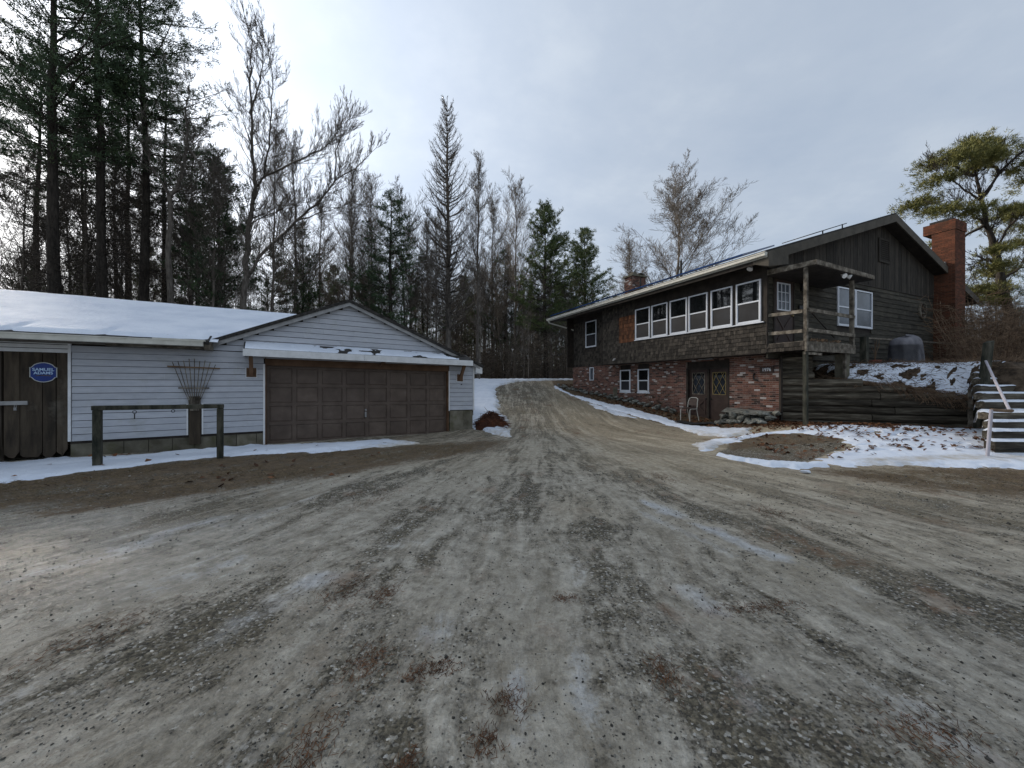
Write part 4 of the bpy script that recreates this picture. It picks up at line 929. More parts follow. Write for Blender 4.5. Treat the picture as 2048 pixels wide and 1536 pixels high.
m = MB(); m.hexa([[-.02, -1.425, 5.01], [3.12, -1.425, 4.92], [3.12, -1.40, 4.92], [-.02, -1.40, 5.01], [-.02, -1.425, 5.14], [3.12, -1.425, 5.04], [3.12, -1.40, 5.04], [-.02, -1.40, 5.14]], .9)
m.hexa([[-.02, -1.40, 5.01], [-.0, -1.40, 5.01], [0, 0, 5.04], [-.02, 0, 5.04], [-.02, -1.40, 5.14], [0, -1.40, 5.14], [0, 0, 5.2], [-.02, 0, 5.2]], .8)
m.build('roof_edge', M['greywood'], pr)
for x, dx in ((1.60, -.06), (1.78, .10)): m = MB(); m.cyl((x, -1.25, 4.96), (x+dx*.5, -1.30, 4.90), .02, .04, 8); m.cyl((x+dx*.5, -1.30, 4.90), (x+dx, -1.37, 4.86), .05, .075, 12); m.build('floodlight', M['bulb'], pr)
m = MB()
for i in range(60):
    x = rnd.uniform(.1, 1.6); m.beam((x, -1.18+rnd.uniform(-.02, .03), 2.86+rnd.uniform(0, .04)), (x+rnd.uniform(-.08, .08), -1.2+rnd.uniform(-.03, .03), 2.85+rnd.uniform(0, .09)), .012, .02, rnd.random())
m.build('dead_vine', M['twig'], dk)

# number board and hook on the brick
nb = thing('sign', 'small dark board reading 1976 on the brick wall', 'sign', hpt(.63, .38, 2.075), HA)
MB().box(-.012, .012, -.23, .23, -.105, .105).build('board', M['darkbrown'], nb)
text_mesh('1976', .15, M['vinyl'], 'number', nb, Matrix.Translation((-.015, 0, 0))@Matrix.Rotation(R(-90), 4, 'Z')@RX)
hk = MB().tube([(0, 0, .16), (-.05, 0, .10), (-.05, .0, -.02), (-.05, -.04, -.06), (-.05, -.13, -.08)], .028).build('iron_hook', M['black'])
hk.location = hpt(.645, .80, 1.80); hk.rotation_euler = (0, 0, HA); setprops(hk, 'black iron elbow hook fixed low on the brick wall', 'hook')

# ------------------------------------------------------------------ log retaining wall and the bank behind
WA = np.array([8.66, 12.40]); WB = np.array([12.80, 10.65]); WL = float(np.hypot(*(WB-WA))); wd_ = (WB-WA)/WL
wang = math.atan2(wd_[1], wd_[0])
lw = thing('log_retaining_wall', 'retaining wall of stacked dark old logs to the right of the brick', 'retaining wall', (WA[0], WA[1], 0), wang)
def topz(u): return np.interp(u, [0, 1.2, 2.2, 3.2, 4.5], [1.78, 1.74, 1.60, 1.36, 1.15])
z = .26; k = 0
while z < 1.85:
    rr_ = .112+rnd.uniform(-.006, .008)
    umax = WL if z+rr_ < 1.2 else float(np.interp(z+rr_, [1.15, 1.36, 1.60, 1.74, 1.78, 2], [WL, 3.3, 2.4, 1.3, .9, .8]))
    cuts = [rnd.uniform(-.04, .05)]+([rnd.uniform(1.6, 3.0)] if umax > 3.2 else [])+[umax]
    for a, b in zip(cuts[:-1], cuts[1:]):
        n = 14; m = MB(); P = np.linspace(a+.01, b-.01, 12); t = rnd.random()
        prev = None
        rings = []
        ph = rnd.random()*9
        for u in P:
            q = rr_*(1+.05*math.sin(u*2.3+ph)); th = np.arange(n)*2*np.pi/n
            rad = q*(1+.05*np.sin(3*th+ph+u*.4)+.02*np.sin(7*th+u))
            rings.append(np.c_[np.full(n, u), rad*np.cos(th), z+rr_+rad*np.sin(th)+.01*math.sin(u*1.7+ph)])
        V = np.vstack(rings+[[[P[0], 0, z+rr_]], [[P[-1], 0, z+rr_]]]); F = []
        for r_ in range(11):
            for i in range(n): j = (i+1) % n; F.append([r_*n+i, r_*n+j, (r_+1)*n+j, (r_+1)*n+i])
        F += [[(i+1) % n, i, 12*n, 12*n] for i in range(n)]+[[11*n+i, 11*n+(i+1) % n, 12*n+1, 12*n+1] for i in range(n)]
        m.add(V, F, t); m.build('log', M['log'], lw, smooth=False)
    z += rr_*2-.012; k += 1
for zz in (1.86, 2.07, 2.28):
    MB().box(.02, .82, -.05, .12, zz, zz+.17, rnd.random()).build('log', M['log'], lw)
MB().box(-.03, .02, -.14, .1, .1, 2.5, .1).build('end_board', M['darktrim'], lw)
MB().box(4.30, 4.38, -.16, -.10, .1, 1.45, .8).build('stake', M['greywood'], lw)
def bank_z(X, Y):
    e = Y-(12.40-.4227*(X-8.66)); zt = topz((X-8.66)/.921)-.04
    z1_ = zt+(2.28-zt)*ss(.25, 1.75, e)*ss(9.9, 10.9, X)+(fbm(X*1.6, Y*1.6, 4)-.5)*.12*ss(0, .4, e)
    z2_ = T(X, Y)-.1+(2.35-T(X, Y))*ss(8.2, 10.8, Y)
    k_ = ss(12.8, 13.6, X)
    z_ = z1_*(1-k_)+z2_*k_
    far = ss(17, 26, np.hypot(X-8, Y))
    return z_*(1-far)+(2.45+.6*ss(30, 60, np.hypot(X, Y)))*far
def bank_keep(X, Y):
    e = Y-(12.40-.4227*(X-8.66))
    hx = (X-HX)*math.cos(HA)+(Y-HY)*math.sin(HA); hy = -(X-HX)*math.sin(HA)+(Y-HY)*math.cos(HA)
    return (((X > 8.75) & (X < 12.9) & (e > .0))|((X >= 12.9) & (Y > 7.3))) & (hx > .70) & ~((hx < 14) & (hy > .2) & (hy < 11.8))
bx_ = np.concatenate([np.arange(8.7, 16, .08), np.geomspace(16, 180, 60)]); by_ = np.concatenate([np.arange(7.2, 17, .08), np.geomspace(17, 200, 60)])
bk = gridmesh('bank', bx_, by_, bank_z, M['bank'], keep=bank_keep); bk['kind'] = 'structure'
def bsn(X, Y):
    e = Y-(12.40-.4227*(np.minimum(X, 12.9)-8.66)); v = (fbm(X*3.1, Y*6.5+4, 6)-.47)*2.0+.25*ss(1.45, 1.9, e)-.9*(1-ss(.22, .5, e))-.9*(1-ss(10.3, 10.8, X))+.25*ss(12.4, 13.2, X)
    return np.where(bank_keep(X, Y), v, -1.)
snow_sheet(bsn, 8.8, 19, 8.5, 17, .03, .022, .02, zf=bank_z, dirt=lambda X, Y: X*0+.12)
# timber edging of the upper terrace
te = thing('timber_edging', 'low dark timber edging the snowy terrace above the log wall', 'edging', (10.75, 12.95, 0), R(-4))
MB().box(0, 1.4, -.08, .08, 1.95, 2.12, .3).build('timber', M['log'], te)
MB().box(.1, 1.55, -.06, .1, 2.125, 2.28, .6).build('timber', M['log'], te)
# steps
st = thing('timber_steps', 'flight of snow-covered dark timber steps climbing the bank at right', 'steps', (9.67, 7.7, 0))
SX = [9.67, 10.0, 10.38, 10.63, 11.42, 11.85, 12.3, 12.75, 13.2]; SY = [7.7, 8.0, 8.3, 8.6, 9.3, 9.7, 10.1, 10.5, 10.9]; SZ = [.44, .61, .78, .958, 1.165, 1.36, 1.54, 1.74, 1.91]
SX.append(13.6); SY.append(11.5); SZ.append(2.08)
for i, (x, y, z) in enumerate(zip(SX, SY, SZ)):
    x -= 9.67; y -= 7.7; nx2 = (SY[i+1]-7.7 if i < 9 else y+.6)+.15
    m = MB(); hh = .155; D_ = nx2-y; zb_ = -.3 if i < 4 else z-.7; sh = 1.12
    m.box(x, x+2.6, y, y+.2, z-hh, z, rnd.random())
    m.hexa([[x+.24, y+.2, zb_], [x+2.6, y+.2, zb_], [x+2.6, nx2, zb_], [x+.02+sh*D_, nx2, zb_], [x+.24, y+.2, z-.03], [x+2.6, y+.2, z-.03], [x+2.6, nx2, z-.03], [x+.02+sh*D_, nx2, z-.03]], .1)
    if i < 4: m.hexa([[x+.02, y+.03, -.3], [x+2.5, y+.03, -.3], [x+2.5, y+.19, -.3], [x+.2, y+.19, -.3], [x+.02, y+.03, z-hh], [x+2.5, y+.03, z-hh], [x+2.5, y+.19, z-hh], [x+.2, y+.19, z-hh]], .1)
    s = m.build('step', M['log'], st, bevel=.012)
    gx_ = np.arange(x+.02, x+2.6, .05); gy2 = np.linspace(y+.005, nx2-.1, 10)
    zz = z
    sn = gridmesh('step_snow', gx_, gy2, lambda X, Y: zz+.045*ss(0, .07, Y-y+(fbm(X*3+i*7, X*0)-.5)*.10)*ss(-.04, .08, X-x-1.12*np.maximum(Y-y-.12, 0)+.05*(fbm(Y*9, X)-.5))-.25*ss(.0, -.1, X-x-1.12*np.maximum(Y-y-.15, 0))+(fbm(X*2+i*9, Y*3, 4)-.5)*.04-.006, M['snow'], {'dirt': lambda X, Y: X*0-.05}, keep=lambda X, Y: X-x-1.12*np.maximum(Y-y-.15, 0) > .0); sn.parent = s
# handrail
hd = thing('pipe_handrail', 'leaning painted pipe handrail with rusty elbow beside the timber steps', 'handrail', (9.3, 7.55, 0))
MB().cyl((0, 0, -.1), (.10, 0, 1.10), .028, .028, 12).build('post', M['rustypipe'], hd)
MB().tube([(.10, 0, 1.09), (.50, .02, 1.07), (.54, .03, 1.075)], .032, 10).build('elbow', M['twig'], hd)
MB().tube([(.50, .03, 1.08), (2.0, 1.45, 1.66), (3.5, 2.85, 2.22)], .026, 10).build('rail', M['rustypipe'], hd)
# leaning post at the wall end
lp = MB().hexa([[12.62, 10.42, .1], [12.77, 10.42, .1], [12.77, 10.58, .1], [12.62, 10.58, .1], [12.88, 10.38, 2.72], [13.02, 10.38, 2.78], [13.02, 10.54, 2.78], [12.88, 10.54, 2.72]]).build('leaning_post', M['greenwood'], bevel=.01)
setprops(lp, 'thick dark post leaning to the right at the end of the log wall', 'post')
# fence post and rail beside the porch
fp = thing('terrace_fence', 'old square post with a thin rail in front of the clapboard wall', 'fence', hpt(3.62, -.95, 0), HA)
MB().box(-.09, .09, -.09, .09, 1.9, 3.18).build('post', M['greenwood'], fp, bevel=.01)
MB().beam((0, 0, 3.14), (7.75, .2, 3.30), .035, .05, .9).build('rail', M['greywood'], fp)
# covered grill
gr = thing('covered_grill', 'domed grey tarpaulin over a grill on the terrace by the house', 'grill', hpt(6.0, -1.12, 2.20), HA)
nu, nv = 48, 16; V = []; F = []
for j in range(nv+1):
    q = j/nv
    for i in range(nu):
        a = 2*np.pi*i/nu; se = lambda v: math.copysign(abs(v)**.62, v)
        rx, ry = (.66, .36)
        if q < .68: k_ = 1.02-.10*q+.035*math.sin(a*11+q*3)*(1-q); zz = q/.68*.80
        else: w_ = (q-.68)/.32; k_ = (1-.07)*math.cos(w_*np.pi/2)**.6; zz = .80+.30*math.sin(w_*np.pi/2)*(1+.25*math.cos(a))
        if q > .99: k_ = 0
        V.append((rx*k_*se(math.cos(a))+.012*math.sin(a*7+q*9), ry*k_*se(math.sin(a)), zz))
for j in range(nv):
    for i in range(nu): F.append([j*nu+i, j*nu+(i+1) % nu, (j+1)*nu+(i+1) % nu, (j+1)*nu+i])
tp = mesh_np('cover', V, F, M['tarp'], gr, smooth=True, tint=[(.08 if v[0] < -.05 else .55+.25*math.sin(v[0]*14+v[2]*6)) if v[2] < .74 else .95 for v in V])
m = MB()
for sx in (-.5, .5):
    for sy in (-.25, .25): m.box(sx-.02, sx+.02, sy-.02, sy+.02, -.02, .05)
m.build('leg', M['black'], gr)
pt = thing('flower_pot', 'red clay flower pot with a dead stem beside the fence post', 'flower pot', hpt(4.55, -.85, 2.24), HA)
MB().cyl((0, 0, -.03), (0, 0, .15), .13, .17, 16).cyl((0, 0, .15), (0, 0, .19), .185, .185, 16).build('pot', M['clay'], pt)
m = MB()
for i in range(9):
    a = rnd.uniform(0, 6.28); m.tube([(0, 0, .15), (.05*math.cos(a), .05*math.sin(a), .5), (.12*math.cos(a), .12*math.sin(a), rnd.uniform(.6, .95))], .006, 5)
m.build('stem', M['twig'], pt)

# chair by the doors
cx_, cy_ = 6.72, 14.62
chr_ = thing('metal_chair', 'stacking chair with pale metal frame and dark back beside the entrance doors', 'chair', (cx_, cy_, float(T(cx_, cy_))-.0), R(-62))
m = MB()   # seat faces -y locally
for sx in (-.2, .2):
    m.tube([(sx, -.22, 0), (sx, -.21, .42), (sx, -.17, .455), (sx, .18, .455)], .013)
    m.tube([(sx*1.02, .30, 0), (sx, .18, .40), (sx, .22, .70), (sx*.9, .27, .83), (sx*.6, .275, .87), (0, .275, .875)], .013)
m.build('frame', M['fascia'], chr_)
MB().box(-.19, .19, -.21, .19, .455, .50).build('seat', M['darkbrown'], chr_, bevel=.015)
MB().hexa([[-.185, .19, .58], [.185, .19, .58], [.185, .215, .58], [-.185, .215, .58], [-.16, .25, .82], [.16, .25, .82], [.16, .275, .82], [-.16, .275, .82]]).build('backrest', M['darkbrown'], chr_)
dm = gridmesh('doormat', np.linspace(-.9, .75, 34), np.linspace(-.42, .45, 20), lambda X, Y: .03+.05*fbm(X*2.5+3, Y*2.5, 3)+.02*np.sin(X*5), M['mat_rubber'])
dm.location = (6.85, 13.75, float(T(6.85, 13.75))); dm.rotation_euler = (0, 0, R(-35)); setprops(dm, 'crumpled black rubber mat on the ground before the doors', 'mat')
so2 = dm.modifiers.new('thick', 'SOLIDIFY'); so2.thickness = .015

# stones
def stone_mesh(seed, flat=.5):
    r_ = np.random.default_rng(seed); import bmesh
    bm = bmesh.new(); bmesh.ops.create_icosphere(bm, subdivisions=2, radius=.5)
    V = np.array([v.co[:] for v in bm.verts]); dirs = r_.normal(size=(9, 3)); dirs /= np.linalg.norm(dirs, axis=1)[:, None]
    for d in dirs:
        lim = r_.uniform(.26, .42); pr_ = V@d; V = V-np.outer(np.maximum(pr_-lim, 0), d)
    V = V+r_.normal(size=V.shape)*.008; V *= [1, .75, flat]
    for v, c in zip(bm.verts, V): v.co = c
    me = bpy.data.meshes.new('stone'); bm.to_mesh(me); bm.free(); me.materials.append(M['stone'])
    a = me.attributes.new('tint', 'FLOAT', 'POINT'); a.data.foreach_set('value', np.full(len(V), r_.random(), np.float32))
    return me
SM = [stone_mesh(i, f) for i, f in enumerate((.3, .35, .45, .55, .65, .25, .4, .5))]
def stone(x, y, z, s, k, label, group):
    o = bpy.data.objects.new('stone', SM[k % 8]); C.objects.link(o); o.location = (x, y, z); o.scale = (s, s*rnd.uniform(.8, 1.2), s)
    o.rotation_euler = (rnd.uniform(-.25, .25), rnd.uniform(-.25, .25), rnd.uniform(0, 6.28)); return setprops(o, label, 'stone', group)
for i in range(70):      # heap by the right half of the brick wall
    hy_ = rnd.uniform(-.15, 1.75); lvl = rnd.choice((0, 0, 1, 2)); hx_ = rnd.uniform(-.35, .5) if lvl == 0 else rnd.uniform(-.05, .5)
    p = hpt(hx_-.05, hy_); s = rnd.uniform(.22, .48)
    stone(p[0], p[1], float(T(p[0], p[1]))+.06+lvl*.11, s, i, 'grey fieldstone in the loose heap below the 1976 board', 'stones heaped below the 1976 board')
for i in range(58):     # border along the brick wall
    hy_ = 3.9+8.6*(i/57)**1.0+rnd.uniform(-.1, .1); off = .35+.35*ss(6, 12, hy_)+rnd.uniform(-.12, .12)
    p = hpt(.65-off, hy_); s = rnd.uniform(.22, .42)
    stone(p[0], p[1], float(T(p[0], p[1]))+.05+(.1 if i % 3 == 0 else 0), s, i*3+1, 'grey fieldstone in the rough border along the brick wall', 'stones bordering the brick wall')
for (x, y, s, l) in ((7.05, 14.35, .3, 0),): pass
pb = thing('stone_bench', 'flat weathered slab lying across stones under the brick wall', 'slab', hpt(.28, .95, 0), HA+R(-6))
zb = float(T(*hpt(.3, .9)[:2]))
MB().hexa([[-.42, -.75, zb+.30], [.34, -.85, zb+.36], [.30, .95, zb+.40], [-.30, .62, zb+.30], [-.46, -.75, zb+.33], [.34, -.85, zb+.42], [.30, .95, zb+.45], [-.34, .62, zb+.33]]).build('slab', M['stone'], pb, bevel=.012)
for y in (-.45, .5): MB().box(.0, .3, y-.2, y+.2, zb-.1, zb+.34, .3).build('support', M['stone'], pb, bevel=.03)
me_ = SM[3].copy(); me_.materials.clear(); me_.materials.append(M['snow']); me_.name = 'snow_lump'
o = bpy.data.objects.new('snow_lump', me_); C.objects.link(o); o.location = (5.25, 6.88, .03); o.scale = (.22, .16, .14); setprops(o, 'lone white lump of snow on the gravel near the pad', 'snow lump')
# concrete marker stub at the brick wall
p = hpt(.2, 7.55)
o = MB().box(-.09, .09, -.07, .07, -.2, .62).build('marker_post', M['concrete'], bevel=.01); o.location = (p[0], p[1], float(T(p[0], p[1]))); setprops(o, 'short grey concrete stub post among the border stones', 'post')

def stalks(name, n, base, spread, h, lean, label, cat, group=None, r_=.006, mat_='twig', droop=0, sub=3):
    m = []; P0 = []; P1 = []
    for i in range(n):
        a = rnd.uniform(0, 6.28); d = spread*math.sqrt(rnd.random()); p = np.array([base[0]+d*math.cos(a), base[1]+d*math.sin(a)*.7, base[2]]); v = np.array([math.cos(a)*lean+rnd.gauss(0, .12), math.sin(a)*lean+rnd.gauss(0, .12), 1.]); hh = h*rnd.uniform(.5, 1)
        k = 5
        for s in range(k):
            q = p+v/np.linalg.norm(v)*hh/k; P0.append(p); P1.append(q)
            if s > 0:
                for _ in range(sub):
                    b = rnd.uniform(0, 6.28); t = q+np.array([math.cos(b), math.sin(b), rnd.uniform(-.1, .7)])*hh*rnd.uniform(.06, .16); P0.append(q); P1.append(t)
            p = q; v = v+np.array([rnd.gauss(0, .1), rnd.gauss(0, .1), -droop])
    o = segs_mesh(name, np.array(P0), np.array(P1), r_, r_*.6, 3, M[mat_]); return setprops(o, label, cat, group)
def segs_mesh(name, P0, P1, r0, r1, k, mat_, parent=None, tint=None):
    d = P1-P0; ln = np.linalg.norm(d, axis=1, keepdims=True); d = d/np.maximum(ln, 1e-6)
    u = np.where(np.abs(d[:, 2:3]) < .9, [[0, 0, 1.]], [[1., 0, 0]]); a = np.cross(d, u); a /= np.linalg.norm(a, axis=1, keepdims=True); b = np.cross(d, a)
    th = np.arange(k)*2*np.pi/k; ring = a[:, None]*np.cos(th)[None, :, None]+b[:, None]*np.sin(th)[None, :, None]
    r0 = np.broadcast_to(np.asarray(r0, float), (len(P0),))[:, None, None]; r1 = np.broadcast_to(np.asarray(r1, float), (len(P0),))[:, None, None]
    V = np.concatenate([P0[:, None]+ring*r0, P1[:, None]+ring*r1], 1).reshape(-1, 3)
    i = np.arange(k); j = (i+1) % k; f = np.stack([i, j, j+k, i+k], 1)
    F = (np.arange(len(P0))[:, None, None]*2*k+f[None]).reshape(-1, 4)
    t = np.repeat(rg.random(len(P0)) if tint is None else tint, 2*k)
    return mesh_np(name, V, F, mat_, parent, tint=t, smooth=True)
# dead plants
bzp = lambda x, y: float(bank_z(np.array(x), np.array(y)))
for i, (x, y, h, n) in enumerate(((15.3, 12.6, 1.9, 45), (16.6, 13.8, 2.4, 50), (16.8, 13.2, 2.4, 60), (17.8, 14.8, 3.2, 60), (19.5, 15.2, 3.0, 60), (15.0, 11.7, 1.3, 45), (21, 17.5, 3.6, 70), (17.6, 12.0, 2.2, 60))):
    stalks('dead_shrub', n, (x, y, bzp(x, y)-.05), .55, h, .35, 'tangled brown leafless shrub on the bank beyond the red chimney', 'shrub', 'leafless shrubs on the bank at right', .007)
stalks('dead_shrub', 60, (17.3, 15.5, 2.25), .5, 1.2, .5, 'pale dry shrub at the foot of the tall orange chimney', 'shrub', None, .006)
stalks('dead_shrub', 14, hpt(.35, 5.0, .35), .15, 1.0, .3, 'small bare shrub in front of the brick wall near the chair', 'shrub', None, .007)
# stems hanging over the logs
P0 = []; P1 = []
for i in range(420):
    u = rnd.uniform(1.3, 4.4); bx2 = WA[0]+wd_[0]*u+rnd.uniform(0, .1); by2 = WA[1]+wd_[1]*u+.15; p = np.array([bx2, by2, float(topz(u))+.05]); v = np.array([rnd.uniform(.0, .5), rnd.uniform(-.9, -.3), .35]); L_ = rnd.uniform(.3, 1.0)*(1 if u > 2.4 else .5)
    for s in range(7):
        q = p+v/np.linalg.norm(v)*L_/7; P0.append(p); P1.append(q)
        if s > 2 and rnd.random() < .7:
            for _ in range(2): P0.append(q); P1.append(q+np.array([rnd.gauss(0, .05), rnd.gauss(0, .04), rnd.uniform(-.10, .02)]))
        p = q; v = v+np.array([.05, 0.03, -.30]); 
o = segs_mesh('hanging_weeds', np.array(P0), np.array(P1), .005, .003, 3, M['twig']); setprops(o, 'dry brown weeds hanging over the log retaining wall', 'weeds', kind='stuff')
P0 = []; P1 = []
for i in range(2600):
    x = rnd.uniform(9.9, 17); e = rnd.uniform(.1, 2.0)**1.0; y = 12.40-.4227*(min(x, 13.4)-8.66)+e; z = bzp(x, y)+.02; a = rnd.uniform(0, 6.28); l = rnd.uniform(.08, .35); P0.append((x, y, z)); P1.append((x+l*math.cos(a), y+l*math.sin(a), z+rnd.uniform(-.02, .16)))
o = segs_mesh('bank_weeds', np.array(P0), np.array(P1), .006, .003, 3, M['twig']); setprops(o, 'flattened brown weeds across the snowy bank', 'weeds', kind='stuff')
# brown brush heap at the garage corner
P0 = []; P1 = []; c0 = np.array(gpt(6.75, -.05, -.1))
for i in range(1500):
    a = rnd.uniform(0, 6.28); d = math.sqrt(rnd.random()); x = c0[0]+.62*d*math.cos(a); y = c0[1]+.6*d*math.sin(a)+.1; z = float(T(x, y))+.60*(1-d**1.6)*rnd.uniform(.5, 1)
    v = np.array([rnd.gauss(.4, .5), rnd.gauss(-.1, .5), rnd.gauss(-.25, .2)]); v /= np.linalg.norm(v); l = rnd.uniform(.1, .3); P0.append(np.array([x, y, z])); P1.append(np.array([x, y, z])+v*l)
M['redtwig'] = mat('red_brown_needle', (.06, .020, .010), (.15, .055, .026), 3, .9, bs=0, tint=(.5, 1.5))
bh = thing('brush_heap', 'reddish brown heap of pine needles and twigs at the garage corner', 'heap', (c0[0], c0[1]+.1, float(T(c0[0], c0[1]))))
o = segs_mesh('twigs', np.array(P0)-np.array(bh.location), np.array(P1)-np.array(bh.location), .010, .004, 3, M['redtwig'], bh)
hm = gridmesh('core', np.linspace(-.66, .66, 30), np.linspace(-.64, .64, 30), lambda X, Y: .53*(1-np.clip(np.hypot(X/.62, Y/.6), 0, 1.3)**1.6)+(fbm(X*5+9, Y*5, 3)-.5)*.1-.02, M['redtwig']); hm.parent = bh

# ------------------------------------------------------------------ fallen leaves, grass, gravel
def scatter(name, n, pts, size, mat_, label, cat, flat=.35, aspect=1.5, up=.015, zf=Tm):
    pts = np.array(pts); n = len(pts); a = rg.random(n)*2*np.pi; s = size*(.6+.8*rg.random(n)); ux = np.c_[np.cos(a), np.sin(a), rg.normal(0, flat, n)]; uy = np.c_[-np.sin(a), np.cos(a), rg.normal(0, flat, n)]
    z = zf(pts[:, 0], pts[:, 1])+up; c = np.c_[pts, z]
    e = ux*(s*aspect/2)[:, None]; f = uy*(s/2)[:, None]; k = np.c_[np.zeros(n), np.zeros(n), s*.25*rg.random(n)]
    V = np.stack([c-e, c-f*.9-e*.2+k, c+e, c+f-e*.1+k], 1).reshape(-1, 3); F = np.arange(4*n).reshape(n, 4); F = np.vstack([F[:, [0, 1, 2]], F[:, [0, 2, 3]]])
    o = mesh_np(name, V, F, mat_, tint=np.repeat(rg.random(n), 4)); return setprops(o, label, cat, kind='stuff')
pts = []
def inbox(x0, x1, y0, y1, f, n):
    X = rg.uniform(x0, x1, n); Y = rg.uniform(y0, y1, n); k = f(X, Y); sel = rg.random(n) < k; return list(zip(X[sel], Y[sel]))
clump = lambda X, Y: .15+2.2*np.clip(fbm(X*2.3+9, Y*2.3, 4)-.52, 0, 1)*3
pts += inbox(6, 13, 6.8, 11.6, lambda X, Y: .45*clump(X, Y)*ss(.0, .2, pip(X, Y, RS))*ss(7.6, 8.2, Y), 7000)
pts += inbox(-2, 3, 13, 28, lambda X, Y: .25*ss(.9, .0, np.abs(X-np.interp(Y, [12, 15, 20, 25], [-.2, -.5, -1.1, -1.0])))*clump(X, Y), 3500)
pts += inbox(2, 8.5, 11, 25, lambda X, Y: ss(-.3, .3, X-np.interp(Y, [11, 14, 17, 20.5, 24], [7.2, 6.5, 5.0, 3.9, 3.0]))*(1-ss(.5, 1.3, X-np.interp(Y, [11, 14, 17, 20.5, 24], [7.9, 7.1, 5.6, 4.6, 3.6]))), 9000)
pts += inbox(7.6, 11, 10.6, 12.6, lambda X, Y: ss(-1.15, -.75, Y-(12.4-.4227*(X-8.66)))*(1-ss(.0, .1, Y-(12.4-.4227*(X-8.66))))*.9*(1-ss(10.2, 11, X)), 5000)
pts += inbox(-9, -3, 6, 10.5, lambda X, Y: .06*clump(X, Y), 2500)
scatter('fallen_leaves', 0, pts, .065, M['leaf'], 'brown fallen oak leaves lying on snow and ground', 'leaves', zf=lambda x, y: Tm(x, y)+.055*ss(-.05, .1, np.where(x > 0, np.minimum(pip(x, y, RS), -pip(x, y, HOLE)), pip(x, y, [(-14, 3.5), (-8.25, 6.2), (-6.2, 8.3), (-2.5, 10.5), (-9, 8.3)]))))
lw_pts = inbox(10, 13.5, 10.5, 14.5, lambda X, Y: bank_keep(X, Y)*.5, 2500)
scatter('fallen_leaves', 0, lw_pts, .05, M['leaf'], 'brown leaves scattered on the bank above the logs', 'leaves', zf=bank_z)
# drifts of rusty pine needles and dark crumbs on the ice
PATCH = [(-1.28, 3.0, .30, .16), (-.98, 2.95, .22, .10), (-.85, 2.25, .26, .12), (-.55, 2.15, .10, .06), (.85, 2.12, .22, .09), (-.02, 1.95, .14, .10), (-.45, 1.62, .12, .05), (-.12, 1.72, .12, .08), (-.42, 2.2, .10, .12), (1.75, 2.75, .12, .35), (-2.6, 2.4, .5, .18), (-3.6, 1.9, .6, .25), (.4, 2.9, .08, .08), (-1.9, 5.3, .8, .2), (2.6, 6.6, .5, .2), (3.2, 4.8, .5, .2), (-.9, 1.7, .25, .1), (1.9, 1.75, .2, .2)]
P0 = []; P1 = []
for (x, y, a, b) in PATCH:
    th = math.atan2(15-y, 1.2-x); n = int(200*min(1, (a*b)/.03)+50)
    for i in range(n):
        u = rnd.gauss(0, a*.40); v = rnd.gauss(0, b*.55); px_ = x+math.cos(th)*u-math.sin(th)*v; py_ = y+math.sin(th)*u+math.cos(th)*v
        t = rnd.uniform(0, 3.14) if rnd.random() < .6 else th+rnd.gauss(0, .4); l = rnd.uniform(.012, .04); P0.append((px_, py_, 0)); P1.append((px_+l*math.cos(t), py_+l*math.sin(t), 0))
P0 = np.array(P0); P1 = np.array(P1); P0[:, 2] = Tm(P0[:, 0], P0[:, 1])+.004; P1[:, 2] = Tm(P1[:, 0], P1[:, 1])+.007
M['rust'] = mat('rusty_needle', (.075, .036, .018), (.17, .080, .038), 3, .9, bs=0, tint=(.35, 1.6))
o = segs_mesh('pine_needles', P0, P1, .0016, .0012, 3, M['rust']); setprops(o, 'rusty fallen pine needles drifted over the ice', 'needles', kind='stuff')
# dead grass blades beside the left snow
gp = inbox(-9.5, -1, 4.4, 10.6, lambda X, Y: ss(-.2, .3, pip(X, Y, POLY_LITL))*ss(.40, .58, fbm(X*1.4, Y*1.4+5, 4)), 26000)
gp += inbox(5.8, 12, 5.2, 7.2, lambda X, Y: .6*ss(-.2, .3, pip(X, Y, POLY_LITR)), 7000)
gp = np.array(gp); n = len(gp); z = Tm(gp[:, 0], gp[:, 1])-.004; a = rg.uniform(0, 6.28, n); l = rg.uniform(.015, .05, n)
o = segs_mesh('dead_grass', np.c_[gp, z], np.c_[gp[:, 0]+np.cos(a)*l*1.3, gp[:, 1]+np.sin(a)*l*1.3, z+l*.5], .0028, .001, 3, M['grass']); setprops(o, 'short matted dead grass along the edge of the drive', 'grass', kind='stuff')
# gravel
import bmesh
bm = bmesh.new(); bmesh.ops.create_icosphere(bm, subdivisions=1, radius=1); IV = np.array([v.co[:] for v in bm.verts]); IF = np.array([[v.index for v in f.verts] for f in bm.faces]); bm.free()
n = 19000; yy = 1.1+6.0*rg.random(n)**1.9; xx = rg.uniform(-1, 1, n)*(yy*1.4+.3)
aa, r2 = stream(xx, yy)
dens = ss(.42, .60, fbm(aa*26+1, r2*.8, 4)*.6+fbm(xx*2.2, yy*2.2, 3)*.4)*.95+.14; kk = rg.random(n) < dens; xx = xx[kk]; yy = yy[kk]; n = len(xx)
sz = (.003+.005*rg.random(n)**2.0+.011*(rg.random(n) > .985)*rg.random(n))*(.75+.25*yy/2)
Q = rg.normal(size=(n, 3, 3)); Q, _ = np.linalg.qr(Q)
V = IV[None]*(1+.25*rg.normal(size=(n, len(IV), 1)).clip(-1, 1))*(sz[:, None, None]*rg.uniform(.6, 1.3, (n, 1, 3)))
V = np.einsum('nij,nvj->nvi', Q, V)*[1, 1, .7]+np.c_[xx, yy, Tm(xx, yy)+sz*.25][:, None]
F = (np.arange(n)[:, None, None]*len(IV)+IF[None]).reshape(-1, 3)
